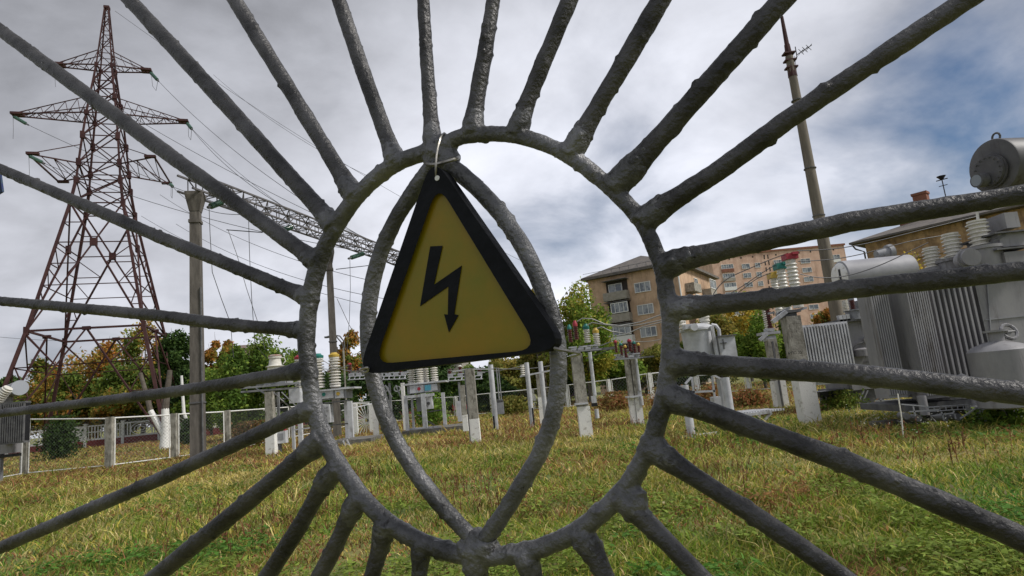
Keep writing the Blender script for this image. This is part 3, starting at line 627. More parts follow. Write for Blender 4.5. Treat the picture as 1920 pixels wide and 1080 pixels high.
gp1 = gpole(gb0, ZB-.25, .46, .34, 'near weathered concrete gantry pole with flared square capital, left of the ring'); 
mb = MB(); mb.tube((0, .1, ZB-.2), (0, .1, ZB+.7), .03); mb.tube((.22, -.26, 0), (.20, -.22, 6.5), .035, n=6); part('conduit', mb, GREYD, gp1, split=True)
gpole(p2, ZB-.25, .42, .32, 'middle concrete gantry pole seen between the ring and the pointed arc')
gpole(p3, ZB-.25, .42, .32, 'farthest concrete gantry pole, behind the breaker with red and blue marks')
INSGRP = 'green glass insulator strings'
def insulator_string(a, b, n, r, label, m=GLASSG, group=INSGRP):
    a, b = np.array(a, float), np.array(b, float); t = thing('insulator_string', label, 'insulator', a, 0, group); d = b-a
    mb = MB(); pr = [(0, r*.25)]
    for i in range(n):
        q = .08+.84*i/n; e = .84/n; pr += [(q, r*.28), (q+e*.35, r), (q+e*.6, r*.95), (q+e*.7, r*.3)]
    pr += [(.94, r*.25), (1, r*.25)]; mb.lathe((0, 0, 0), d, pr, 10); part('glass_discs', mb, m, t)
    mb = MB(); mb.tube(-d*.04, d*.08, r*.3, n=6); part('end_fitting', mb, GREYD, t); mb = MB(); mb.tube(d*.94, d*1.1, r*.45, n=6); part('end_fitting', mb, GREYD, t); return t
def pline(a, b, sag, r, label, group='power line conductors', m=WIRE): return wire('power_line', sagline(a, b, sag, 20), r, m, label, group, 'power line')
# strain strings on the tower's right arms, conductors down to the gantry beam
tipsR = [(tw(3.9, 0, 36.8), 'upper'), (tw(7.2, 0, 31.45), 'middle'), (tw(5.0, 3.4, 26.2), 'lower')]
tipsL = [(tw(-4.35, 0, 36.8), 'upper'), (tw(-7.5, 0, 31.45), 'middle'), (tw(-4.9, -3.4, 26.2), 'lower')]
bt = [gb0+gd*(gL*f)+zv*.35 for f in (.30, .62, .93, 1.1, 1.3, 1.48)]
for k, (tp, nm) in enumerate(tipsR):
    tgt = bt[[2, 1, 0][k]]; d = (tgt-tp)/np.linalg.norm(tgt-tp); e = tp+d*2.1+np.array([0, 0, -.25])
    insulator_string(tp, e, 12, .17, 'insulator string at the right tip of the tower\'s %s cross-arm' % nm)
    pline(e, tgt, 1.2, .022, 'conductor falling from the tower\'s %s right cross-arm to the gantry beam' % nm)
    mb_p = [tp+np.array([.1, 0, -.3]), tp+d*.6+np.array([0, 0, -1.3]), tp+d*1.6+np.array([0, 0, -1.5]), e]
    wire('jumper_loop', mb_p, .02, WIRE, 'jumper loop hanging under the tower\'s %s right cross-arm' % nm, 'jumper loops on the tower')
for k, (tp, nm) in enumerate(tipsL):
    tgt = bt[[5, 4, 3][k]]; d = (tgt-tp)/np.linalg.norm(tgt-tp); e = tp+d*2.0+np.array([0, 0, -.3])
    insulator_string(tp, e, 12, .16, 'insulator string at the left tip of the tower\'s %s cross-arm' % nm)
    pline(e, tgt, 1.0, .022, 'conductor from the tower\'s %s left cross-arm passing behind its legs to the gantry' % nm)
    wire('jumper_loop', [tp, tp+np.array([.5, -.5, -1.6]), tp+np.array([1.1, -1.2, -2.9])], .018, WIRE, 'jumper wire dangling under the tower\'s %s left cross-arm' % nm, 'jumper loops on the tower')
top = tw(.2, 0, 43.4); pline(top+np.array([.6, 0, -.2]), at(1000, 500, 70), 1.5, .02, 'thin earth wire running down to the right from the tower top', m=WIRE)
pline(tw(7.2, 0, 31.4), at(800, 520, 45), 2.0, .02, 'second thin conductor from the middle cross-arm to the substation')
pline(at(0, 632, 95), at(140, 640, 95), .1, .03, 'faint low line at the left edge behind the tower')
# wires crossing behind the gantry
for k, (a, b, Yb) in enumerate((((300, 365), (690, 525), 34), ((330, 420), (720, 560), 34), ((400, 140), (690, 330), 48), ((265, 405), (700, 575), 36))):
    pline(at(*a, Yb+14), at(*b, Yb), .8, .016, ['thin wire under the lattice beam', 'lowest thin wire crossing behind the near gantry pole', 'thin high wire crossing the sky left of the ring', 'thin wire slanting past the middle gantry pole'][k])
# green strings hanging under the beam with droppers to the equipment
def onbeam(px, py):   # point in the beam's vertical plane seen at a pixel
    d = ray(px, py); k = ((gb0-CAM)@gn)/(d@gn); return CAM+d*k
drops = [((418, 378), (392, 388), [(392, 388), (394, 440), (398, 510), (415, 560), (430, 600)], 'below the beam beside the near gantry pole'),
         ((548, 425), (524, 435), [(466, 405), (468, 480), (472, 560), (478, 645), (500, 672)], 'below the middle of the beam'),
         ((683, 475), (656, 484), [(656, 484), (657, 540), (655, 600), (650, 665)], 'below the beam between the ring and the pointed arc')]
for k, (a, b, wr, lb) in enumerate(drops):
    A_, B_ = onbeam(*a), onbeam(*b); insulator_string(A_, B_, 10, .13, 'green insulator string '+lb)
    wire('dropper_wire', [onbeam(*q) for q in wr], .014, WIRE, 'slack wire dropping from the string '+lb, 'dropper wires')
for k, (pts, Y, lb) in enumerate((([(428, 432), (445, 480), (462, 540), (482, 600), (497, 655)], 25, 'slanting dropper between the near gantry pole and the ring'), ([(432, 598), (435, 640), (438, 670)], 26, 'short wire above the left equipment rack'),
                            ([(632, 560), (655, 610), (680, 650), (705, 668)], 27, 'wire slanting down from the middle gantry pole'))):
    wire('dropper_wire', [at(x, y, Y) for x, y in pts], .013, WIRE, lb, 'dropper wires')
wire('dropper_bar', [onbeam(425, 431), onbeam(492, 436)], .022, BLACK, 'short black spreader bar hanging below the lattice beam')
wire('dropper_bar', [onbeam(630, 505), onbeam(690, 498)], .022, BLACK, 'black spreader bar beside the middle gantry pole')
# ------------------------------------------------------------------ tall mast on the right with a red spire and an aerial
M_ = Fr('antenna_mast', 'tall tapering concrete mast with red steel spire, right of the ring', 'mast', 1590, 700, Y=26)
zt = M_.z(1462, 108); mb = MB(); mb.lathe((0, 0, -.1), (0, 0, zt), [(0, .30), (1, .17)], 18); M_.part('shaft', mb, mat('mast_concrete', (.15, .13, .105), .9, (.21, .185, .15), 2, .2, 15, stretch=(3, 3, .4)))
mb = MB()
for py in (190, 320, 410): mb.tube((0, 0, M_.z(1490, py)), (0, 0, M_.z(1490, py)+.04), .26, n=18)
M_.part('joint_ring', mb, GREYD, split=True)
mb = MB(); mb.tube((0, 0, zt-1.0), (0, 0, zt+.6), .20, .12, n=8); mb.tube((0, 0, zt+.6), (0, 0, zt+2.0), .10, .07); mb.tube((0, 0, zt+2), (0, 0, zt+5), .055, .02)
for z in (zt-.55, zt-.2, zt+.15): mb.box((0, 0, z), (.5, .34, .07))
M_.part('spire', mb, RUST)
mb = MB(); a0 = np.array([.3, -.1, zt-.1]); a1 = a0+np.array([.75, 0, .35]); mb.tube((.1, 0, zt-.25), a0, .025); mb.tube(a0, a0+np.array([0, 0, .5]), .02); mb.tube(a0+np.array([0, 0, .1]), a1+np.array([0, 0, .15]), .018)
for t in (.3, .55, .8): q = lerp(a0, a1, t)+np.array([0, 0, .12]); mb.tube(q-np.array([0, .3, 0]), q+np.array([0, .3, 0]), .012, n=5); mb.tube(q-np.array([.1, 0, -.14]), q+np.array([.1, 0, -.14]), .012, n=5)
M_.part('aerial', mb, BLACK)
wire('aerial_cable', [at(x, y, 26) for x, y in ((1490, 105), (1500, 190), (1516, 290), (1532, 400), (1553, 480), (1568, 560))], .012, WIREL, 'thin cable hanging beside the tall mast')
# ------------------------------------------------------------------ buildings
BRK = mat('tan_brick', (.60, .42, .28), .9, (.46, .31, .20), .8, .1, 30, stain=(.22, .15, .10), sstretch=(1.5, 1.5, .35), slo=.5, shi=.7); BRKP = mat('pink_brick', (.66, .46, .35), .9, (.54, .35, .26), .5, stain=(.30, .19, .14), sstretch=(.6, .6, .15), slo=.5, shi=.72)
BRKY = mat('yellow_brick', (.54, .36, .19), .9, (.33, .21, .11), 1.1, .2, 12, mixlo=.42, mixhi=.58, stain=(.14, .09, .055), sstretch=(1.2, 1.2, .5), slo=.5, shi=.64); BRKR = mat('red_brick', (.26, .11, .07), .9, (.18, .08, .05), 2)
FRAMEW = mat('window_white', (.72, .72, .70), .6); PANE = mat('window_glass', (.10, .12, .14), .12, (.30, .32, .33), .8, spec=.8, mixlo=.45, mixhi=.55)
ROOFG = mat('roof_slate', (.11, .10, .095), .85, (.17, .15, .13), 1.5); BALC = mat('balcony_panel', (.36, .33, .28), .8, (.26, .24, .20), 2); DARKIN = mat('dark_recess', (.05, .04, .035), .9)
class Bld:
    def __init__(s, name, label, O, rz, cat='building'):
        s.O = np.array([O[0], O[1], 0.]); s.rz = rz; s.ux = np.array([math.cos(rz), math.sin(rz), 0]); s.uy = np.array([-math.sin(rz), math.cos(rz), 0]); s.e = thing(name, label, cat, s.O, rz)
    def hit(s, px, py, P, n): d = ray(px, py); return CAM+d*(((P-CAM)@n)/(d@n))
    def f(s, px, py): q = s.hit(px, py, s.O, s.uy)-s.O; return q@s.ux, q[2]
    def g(s, px, py, W): q = s.hit(px, py, s.O+s.ux*W, s.ux)-s.O; return q@s.uy, q[2]
    def part(s, n, mb, m, label=None, split=False): return part(n, mb, m, s.e, label, split)
    def window(s, x0, z0, x1, z1, nm=2, y=0.0, side=None, m=None):
        """framed window on the front (or, with side=W, on the right flank where x is the depth)"""
        F_, P_ = MB(), MB(); w, h = x1-x0, z1-z0; cx, cz = (x0+x1)/2, (z0+z1)/2; t = min(.09, w*.08)
        def B(mb, c, d):
            if side is None: mb.box((c[0], y+c[1], c[2]), d)
            else: mb.box((side-c[1], c[0], c[2]), (d[1], d[0], d[2]))
        for dx in (-w/2+t/2, w/2-t/2): B(F_, (cx+dx, -.05, cz), (t, .14, h))
        for dz in (-h/2+t/2, h/2-t/2): B(F_, (cx, -.05, cz+dz), (w-2*t, .14, t))
        for k in range(1, nm): B(F_, (x0+w*k/nm, -.045, cz), (t*.8, .12, h-2*t))
        B(P_, (cx, -.02, cz), (w-2*t, .05, h-2*t)); fo = s.part('window', F_, m or FRAMEW); part('pane', P_, PANE, s.e if False else fo)
def bw(px, py): return at(px, py, 75)
# five-storey tan block
b = Bld('apartment_block', 'tan five-storey apartment block with hipped slate roof, right behind the big green tree', (10.3, 82), R(-31)); W1 = b.f(1277, 560)[0]; H1 = b.f(1200, 508)[1]
mb = MB(); mb.box((W1/2, 9.5, H1/2), (W1, 19, H1)); b.part('walls', mb, BRK)
mb = MB(); e = .7; pk = 3.0; mb.add([(-e, -e, H1+.01), (W1+e, -e, H1+.01), (W1+e, 19+e, H1+.01), (-e, 19+e, H1+.01), (W1/2, 5, H1+pk), (W1/2, 14, H1+pk), (-e, -e, H1+.35), (W1+e, -e, H1+.35), (W1+e, 19+e, H1+.35), (-e, 19+e, H1+.35)], [(6, 7, 4), (7, 8, 5, 4), (8, 9, 5), (9, 6, 4, 5), (0, 1, 7, 6), (1, 2, 8, 7), (2, 3, 9, 8), (3, 0, 6, 9), (3, 2, 1, 0)]); b.part('roof', mb, ROOFG)
mb = MB()
for k in range(7): mb.tube((W1/2-3.6+k*1.2, -.4, H1+.5), (W1/2-3.6+k*1.2, -.4, H1+.95), .03, n=4)
mb.tube((-.4, -.45, H1+.9), (W1+.4, -.45, H1+.9), .03, n=4); b.part('roof_rail', mb, GREYD)
flo = 2.9; x0, _ = b.f(1190, 540); x1, _ = b.f(1220, 535); zt = b.f(1204, 529)[1]; zb = b.f(1204, 548)[1]
for k in range(5): b.window(x0, zb-flo*k, x1, zt-flo*k, 3)
xb0, xb1 = b.f(1136, 550)[0], b.f(1180, 545)[0]; zf = b.f(1158, 563)[1]
for k in range(5):
    z = zf-flo*k; 
    if z < 1: break
    mb = MB(); mb.box(((xb0+xb1)/2, -.55, z), (xb1-xb0, 1.1, .14)); sl = b.part('balcony', mb, CONC, ['open balcony with plain rail', 'balcony with dark awning and half glazing', 'white glazed balcony', None, None][k])
    mb = MB(); mb.box(((xb0+xb1)/2, -1.1, z+.55), (xb1-xb0, .05, .95)); mb.box((xb0+.03, -.55, z+.55), (.05, 1.05, .95)); mb.box((xb1-.03, -.55, z+.55), (.05, 1.05, .95)); part('balustrade', mb, FRAMEW if k == 2 else BALC, sl)
    mb = MB(); mb.box(((xb0+xb1)/2, .0, z+1.4), (xb1-xb0-.3, .06, 2.3)); part('doorway', mb, DARKIN, sl)
    if k in (1, 2): b.window(xb0+(.9 if k == 1 else .1), z+1.1, xb1-.05, z+2.45, 4, y=-1.08)
    else: b.window(xb0+.5, z+.9, xb1-.9, z+2.2, 2, y=-.04)
    mb = MB(); mb.box(((xb0+xb1)/2, -.55, z+2.6), (xb1-xb0+.1, 1.2, .07)); part('awning', mb, GREYD, sl)
for j in range(2):
    y0 = 2.4+j*8.6
    for k in range(5):
        z = zf-flo*k
        mb = MB(); mb.box((W1+.6, y0+1.8, z), (1.2, 3.4, .14)); mb.box((W1+1.18, y0+1.8, z+.55), (.05, 3.4, .95)); mb.box((W1+.6, y0+.13, z+.55), (1.15, .05, .95)); sl = b.part('balcony', mb, BALC if (j+k) % 2 else CONC)
        if (j+k) % 3: b.window(y0+.15, z+1.05, y0+3.4, z+2.4, 4, side=W1+1.15)
        b.window(y0+5, z+.9, y0+6.6, z+2.3, 2, side=W1)
mb = MB(); mb.tube((W1+.1, -.1, 0), (W1+.1, -.1, H1), .09); b.part('drainpipe', mb, FRAMEW)
# pink high-rise
b = Bld('high_rise_block', 'distant pinkish brick high-rise with rows of white windows and glazed loggias', (at(1345, 560, 190)[0], 190), R(3)); W2 = b.f(1586, 480)[0]; H2 = b.f(1400, 476)[1]
mb = MB(); mb.box((W2/2, 7, H2/2), (W2, 14, H2)); b.part('walls', mb, BRKP)
mb = MB(); mb.box((W2/2, 7, H2+.3), (W2+.6, 14.6, .6)); mb.box((W2*.35, 8, H2+1.8), (5, 4, 2.6)); b.part('roof_parapet', mb, BRKR)
mb = MB()
for cx in (b.f(1436, 500)[0], b.f(1443, 500)[0]):
    for k in range(16): mb.box((cx, -.02, H2-1.5-k*2.0), (.35, .06, 1.3))
for k in range(11): mb.box((2+k*W2/11.5, -.02, H2-1.1), (.45, .06, .5))
b.part('vent_openings', mb, DARKIN)
cols = [(1352, 1375, 5, 'L'), (1391, 1406, 2, 'w'), (1416, 1426, 2, 'w'), (1452, 1470, 4, 'L'), (1503, 1521, 2, 'w'), (1549, 1578, 5, 'L')]
for a, c, nm, kd in cols:
    xa, xc = b.f(a, 500)[0], b.f(c, 500)[0]
    for k in range(9):
        z = H2-4.3-k*2.95
        if kd == 'L':
            mb = MB(); mb.box(((xa+xc)/2, -.1, z-.45), (xc-xa, .35, 1.0)); sl = b.part('loggia_panel', mb, [BALC, FRAMEW, BRKR][(k*7+a) % 3]); b.window(xa, z+.1, xc, z+1.5, nm, y=-.05)
        else: b.window(xa, z-.4, xc, z+1.15, nm)
mb = MB(); mb.tube((W2*.45, 5, H2), (W2*.45, 5, H2+7), .06); b.part('roof_antenna', mb, GREYD)
# old yellowish brick building on the right
b = Bld('old_brick_house', 'old yellowish brick building with overhanging roof and stubby red chimneys', (at(1626, 480, 50)[0], 50), R(-48)); W3 = 24; H3 = b.f(1626, 455)[1]
mb = MB(); mb.box((W3/2, 6, H3/2), (W3, 12, H3)); b.part('walls', mb, BRKY)
mb = MB(); e = .9; mb.add([(-e, -e, H3+.01), (W3+e, -e, H3+.01), (W3+e, 12+e, H3+.01), (-e, 12+e, H3+.01), (5, 6, H3+2.2), (W3-5, 6, H3+2.2), (-e, -e, H3+.16), (W3+e, -e, H3+.16), (W3+e, 12+e, H3+.16), (-e, 12+e, H3+.16)], [(6, 7, 5, 4), (7, 8, 5), (8, 9, 4, 5), (9, 6, 4), (0, 1, 7, 6), (1, 2, 8, 7), (2, 3, 9, 8), (3, 0, 6, 9), (3, 2, 1, 0)]); b.part('roof', mb, ROOFG)
for cx, h in ((2.3, 2.3), (3.6, 3.2)):
    mb = MB(); mb.box((cx, 4, H3+h/2+.4), (1.0, .8, h)); mb.box((cx, 4, H3+h+.5), (1.15, .95, .2)); b.part('chimney', mb, BRKR)
mb = MB(); mb.tube((5.4, 3.5, H3+1), (5.4, 3.5, H3+4.4), .04); mb.tube((5.0, 3.5, H3+4.3), (5.8, 3.5, H3+4.3), .04); mb.tube((5.1, 3.5, H3+3.8), (5.7, 3.5, H3+3.8), .03); mb.lathe((5.4, 3.5, H3+4.3), (5.4, 3.5, H3+4.6), [(0, .1), (1, .35)], 8); b.part('roof_antenna', mb, BLACK)
mb = MB(); mb.path([(-.7, -.9, H3), (-.6, -.5, H3-.4), (-.12, -.12, H3-.7), (-.12, -.12, 0)], .07); b.part('drainpipe', mb, GREYD)
mb = MB(); mb.box((W3/2, -.08, H3-1.9), (W3, .15, .25)); b.part('cornice', mb, BRK)
for i in range(7):
    for k in range(3):
        x = 1.6+i*3.2; z = H3-3.9-k*3.1
        if z > .5: b.window(x, z, x+1.5, z+1.5, 2)
mb = MB(); mb.prism([(.3, 0, H3-2.6), (2.6, 0, H3-2.6), (2.6, -1.2, H3-3.3), (.3, -1.2, H3-3.3)], (0, 0, -.1)); b.part('porch_roof', mb, ROOFG)
# small far houses on the left
for px, py, Y, wd, lb, rz in ((452, 664, 95, 5, 'far house with low grey-red gable roof above the left trees', .3), (775, 668, 100, 16, 'far house with grey roof behind the middle gantry pole', -.1)):
    q = at(px, py, Y); H = q[2]
    b = Bld('small_house', lb, (q[0]-wd/2, Y), rz); mb = MB(); mb.box((wd/2, 4, H/2-.5), (wd, 8, H-1)); b.part('walls', mb, CONC)
    mb = MB(); mb.prism([(-.5, -.6, H-1), (wd+.5, -.6, H-1), (wd+.5, 4, H+1.9), (-.5, 4, H+1.9)], (0, 0, -.15)); mb.prism([(-.5, 8.6, H-1), (wd+.5, 8.6, H-1), (wd+.5, 4.01, H+1.9), (-.5, 4.01, H+1.9)], (0, 0, -.15)); b.part('roof', mb, mat('old_roof', (.17, .10, .08), .9, (.2, .19, .18), 1)); b.window(wd*.3, H-3.6, wd*.45, H-2, 2)
# ------------------------------------------------------------------ trees
GRN = [(.12, .19, .028), (.18, .24, .038), (.085, .145, .025)]; DKG = [(.045, .085, .022), (.07, .12, .028), (.035, .065, .02)]; OLV = [(.20, .20, .045), (.15, .165, .035), (.26, .21, .05)]
ORG = [(.14, .17, .03), (.30, .17, .04), (.36, .15, .035), (.40, .22, .05), (.22, .20, .045)]; YEL = [(.45, .33, .05), (.35, .28, .05), (.22, .23, .05)]; MIXO = [(.10, .15, .028), (.16, .19, .035), (.30, .24, .05), (.34, .18, .04)]
BARK = mat('bark', (.09, .075, .06), .95, (.14, .12, .10), 4, .4, 20)
def leafmesh(name, P, size, col):
    n = len(P); a = rng.normal(size=(n, 3)); a /= np.linalg.norm(a, axis=1)[:, None]; b = rng.normal(size=(n, 3)); b -= a*(a*b).sum(1)[:, None]; b /= np.linalg.norm(b, axis=1)[:, None]
    s = (size*rng.uniform(.6, 1.3, n))[:, None]; V = np.stack([P-a*s, P-b*s*.55, P+a*s, P+b*s*.55], 1).reshape(-1, 3)
    me = bpy.data.meshes.new(name); me.vertices.add(4*n); me.vertices.foreach_set('co', V.ravel().astype(np.float32)); me.loops.add(4*n); me.loops.foreach_set('vertex_index', np.arange(4*n, dtype=np.int32))
    me.polygons.add(n); me.polygons.foreach_set('loop_start', (np.arange(n)*4).astype(np.int32)); me.polygons.foreach_set('loop_total', np.full(n, 4, np.int32))
    ca = me.color_attributes.new('Col', 'FLOAT_COLOR', 'POINT'); cc = np.ones((4*n, 4), np.float32); cc[:, :3] = np.repeat(col, 4, 0); ca.data.foreach_set('color', cc.ravel()); me.update(calc_edges=True); me.materials.append(leafmat('leaves', .4)); return me
def tree(name, label, px, Y, top, wpx, pal, low=.25, n=5000, group='trees behind the substation', dens=1.0, trunk=None, tm=None, cat='tree', shape=1.0):
    """px: crown centre column, top: pixel row of the crown's top, wpx: crown width in pixels"""
    c = at(px, top, Y); H = c[2]; Wd = wpx*Y/FPX; base = np.array([c[0], Y, 0]); t = thing(name, label, cat, base, rng.uniform(0, 6.28), group)
    z0 = H*low; hc = (H-z0)/2; zc_ = z0+hc; rx = Wd/2; nc = int(22*shape+12)
    C = rng.normal(size=(nc*3, 3)); C /= np.linalg.norm(C, axis=1)[:, None]; C = C*rng.uniform(.25, .95, (nc*3, 1)); C = C[:nc]; cr_ = rng.uniform(.14, .36, nc)
    C3 = C*np.array([rx, rx*.9, hc])+np.array([0, 0, zc_]); narrow = 1-.35*np.clip((C3[:, 2]-zc_)/hc, 0, 1); C3[:, :2] *= narrow[:, None]
    k = rng.integers(0, nc, n); d = rng.normal(size=(n, 3)); d /= np.linalg.norm(d, axis=1)[:, None]; rad = rng.uniform(0, 1, n)**.45
    P = C3[k]+d*(rad*cr_[k])[:, None]*np.array([rx, rx, min(hc, rx*1.2)]); P += rng.normal(0, .04*rx, (n, 3)); P = P[P[:, 2] > .15]; k = k[:len(P)] if len(P) == n else rng.integers(0, nc, len(P))
    pa = np.array(pal); sel = .5+.5*vnoise(P+H*7, 1.6/max(1, rx), int(px))*1.3+rng.normal(0, .22, len(P)); cidx = np.clip((sel*len(pa)).astype(int), 0, len(pa)-1); col = pa[cidx]*1.3*rng.uniform(.6, 1.35, (len(P), 1))*rng.uniform(.8, 1.2, nc)[k % nc][:, None]
    me = leafmesh('crown', P, max(.10, Y*.0030), col); o = bpy.data.objects.new('crown', me); COL.objects.link(o); o.parent = t
    mb = MB(); r = max(.09, H*.018); fork = np.array([0, 0, max(z0*.9, H*.25)]); mb.path([(0, 0, -.1), fork*.5+np.array([.04*H*rng.normal()*.3, 0, 0]), fork], [r*1.25, r, r*.85], 8)
    for j in range(0, nc, 2): mb.path([fork, (fork+C3[j])/2+rng.normal(0, .05*rx, 3), C3[j], C3[j]+(C3[j]-fork)*.22], [r*.5, r*.3, r*.16, r*.04], 5)
    part('trunk', mb, tm or BARK, t); return t
T_LIST = [
 (18, 80, 690, 80, DKG, 'dark green tree at the far left edge behind the pylon'),
 (92, 74, 672, 150, MIXO, 'green and amber tree between the left legs of the pylon'),
 (185, 76, 632, 210, ORG, 'wide orange autumn tree in the middle of the pylon base'),
 (268, 70, 606, 140, MIXO, 'orange-topped tree behind the right legs of the pylon'),
 (140, 72, 690, 150, MIXO, 'low amber and green tree under the left half of the pylon'),
 (235, 66, 690, 150, MIXO, 'low green and amber tree under the right half of the pylon'),
 (395, 60, 690, 130, GRN, 'low green tree behind the near gantry pole'),
 (620, 58, 690, 120, DKG, 'low dark tree behind the street lamp'),
 (910, 50, 690, 110, DKG, 'low dark green tree behind the squat post'),
 (1060, 56, 660, 110, DKG, 'low dark tree between the arc and the front disconnector'),
 (1280, 60, 640, 120, GRN, 'low green tree behind the right side of the ring'),
 (335, 62, 586, 110, DKG, 'tall dark green tree just left of the near gantry pole'),
 (412, 66, 622, 80, ORG, 'small orange tree right of the near gantry pole'),
 (300, 70, 700, 160, MIXO, 'low amber and green tree behind the white-washed trunk'),
 (448, 43, 655, 130, GRN, 'round green tree right of the near gantry pole'),
 (505, 44, 618, 185, GRN, 'large green tree behind the white insulator cap'),
 (590, 46, 690, 120, DKG, 'dark tree behind the breaker with green and yellow marks'),
 (655, 72, 625, 90, ORG, 'orange tree beside the street lamp'),
 (720, 50, 655, 130, DKG, 'dark green tree partly behind the lower left sign corner'),
 (800, 52, 665, 120, DKG, 'dark tree behind the breaker with red and blue marks'),
 (865, 56, 680, 110, GRN, 'green tree under the middle of the sign'),
 (950, 58, 672, 130, OLV, 'olive tree under the right part of the sign'),
 (1010, 52, 640, 100, OLV, 'olive tree beside the right arc of the gate'),
 (1000, 50, 518, 60, OLV, 'thin olive treetop showing through the right arc'),
 (1085, 46, 548, 165, [(.105, .175, .028), (.16, .24, .035), (.20, .26, .04), (.30, .27, .05)], 'big bright green tree with yellowing top in front of the tan block'),
 (1145, 52, 640, 130, GRN, 'green tree below the tan block balconies'),
 (1215, 55, 640, 110, OLV, 'olive tree low in front of the tan block'),
 (1335, 58, 585, 120, OLV, 'olive tree right of the ring above the oil breaker'),
 (1412, 40, 582, 110, GRN, 'bright green leafy tree right of the oil breaker'),
 (1385, 70, 556, 110, YEL, 'sparse yellow tree in front of the high-rise'),
 (1480, 50, 588, 90, GRN, 'green tree behind the big white insulators'),
 (1560, 60, 572, 100, ORG, 'orange tree behind the mast'),
 (1625, 46, 520, 90, GRN, 'green tree between the mast and the brick house'),
 (1702, 34, 462, 120, YEL, 'sparse golden birch in front of the old brick house'),
 (1800, 36, 500, 120, YEL, 'golden tree behind the large porcelain bushings'),
]
for px, Y, top_, w_, pal, lb in T_LIST:
    tree('birch_tree' if 'birch' in lb else 'broadleaf_tree', lb, px, Y, top_, w_, pal, low=.03 if 'sparse' not in lb else .3, n=2600 if 'birch' in lb else 3600 if ('sparse' in lb or 'thin' in lb) else 26000 if 'big bright' in lb else 14000)
def shrub(label, px, py, hpx, wpx, pal, n=2200, name='shrub', grp='shrubs', up=1.3):
    g = G(px, py); s_ = g[1]/FPX; H = hpx*s_; Wd = wpx*s_; t = thing(name, label, 'shrub', g, 0, grp); P = rng.normal(size=(n, 3))*np.array([Wd*.22, Wd*.22, H*.24])+np.array([0, 0, H*.48])
    P[:, 2] = np.clip(P[:, 2], .03, H); P[:, :2] *= (1.15-.5*P[:, 2]/H)[:, None]; pa = np.array(pal); cc = vnoise(P, 2.5, 5)[:, None]; col = pa[rng.integers(0, len(pa), n)]*rng.uniform(.7, 1.3, (n, 1))*(1+.3*cc)
    o = bpy.data.objects.new('foliage', leafmesh('foliage', P, max(.05, g[1]*.0026), col)); COL.objects.link(o); o.parent = t
    mb = MB(); 
    for k in range(5): mb.path([(0, 0, 0), (rng.normal(0, .1), rng.normal(0, .1), H*.35), (rng.normal(0, Wd*.15), rng.normal(0, Wd*.15), H*.8)], [.03, .02, .008], 5)
    part('stems', mb, BARK, t)
shrub('dark green bushy shrub behind the chain-link fence in front of the white wall', 112, 862, 78, 62, DKG, 4200)
shrub('bright green young bush right of the breaker with red and blue marks', 808, 800, 62, 66, [(.16, .27, .04), (.12, .22, .03), (.22, .30, .06)], 2600)
shrub('dark shrub beside the white-washed forked trunk', 352, 836, 48, 34, DKG, 1500)
shrub('brown shrub below the left equipment rack', 470, 838, 46, 90, [(.20, .11, .05), (.14, .13, .04), (.25, .15, .06)], 2600)
for k, (px, py, h, w_, p) in enumerate(((960, 778, 34, 80, OLV), (1040, 762, 26, 60, OLV), (1160, 770, 34, 90, [(.30, .14, .06), (.26, .20, .06)]), (1260, 765, 40, 90, [(.32, .15, .06), (.25, .18, .06)]), (1345, 762, 40, 80, [(.34, .15, .06), (.28, .20, .07)]), (1410, 765, 34, 80, [(.33, .14, .06), (.20, .17, .05)]), (1580, 770, 36, 80, [(.18, .20, .04), (.12, .18, .03)]), (1870, 800, 36, 110, GRN), (900, 770, 22, 60, OLV))):
    shrub(['olive weeds clump by the grey control box', 'low olive clump near the far fence', 'rusty brown clump right of the front disconnector post', 'rusty brown clump behind the ring\'s right side', 'rusty brown clump behind the oil breaker', 'reddish clump left of the lettered post', 'green clump under the small transformer', 'green clump under the right edge of the big transformer', 'low olive clump behind the posts'][k], px, py, h, w_, p, 1800, grp='weed clumps')
# white-washed forked trunk
g = G(310, 842); t = thing('forked_trunk', 'forked tree trunk painted white standing behind the chain-link fence', 'tree', g); s_ = g[1]/FPX
mb = MB(); mb.path([(0, 0, -.1), (0, 0, .5), (.05, 0, 1.3), (.0, 0, 2.55)], [.40, .30, .26, .22], 10); mb.path([(0, 0, .75), (-.4, 0, 1.5), (-.95, 0, 2.5)], [.20, .19, .17], 9); part('whitewashed_trunk', mb, WHITEW, t)
mb = MB(); mb.path([(0, 0, 2.5), (.2, .2, 5)], [.22, .15], 9); mb.path([(-.95, 0, 2.5), (-1.8, .3, 5)], [.17, .12], 9); part('bare_trunk', mb, BARK, t)
g = G(354, 832); t = thing('leaning_trunk', 'thin tree trunk painted white near the gantry pole', 'tree', g); mb = MB(); mb.path([(.25, 0, -.1), (.1, 0, .9), (-.35, 0, 2.3), (-.5, 0, 5)], [.17, .14, .12, .09], 8); part('trunk', mb, WHITEW, t)
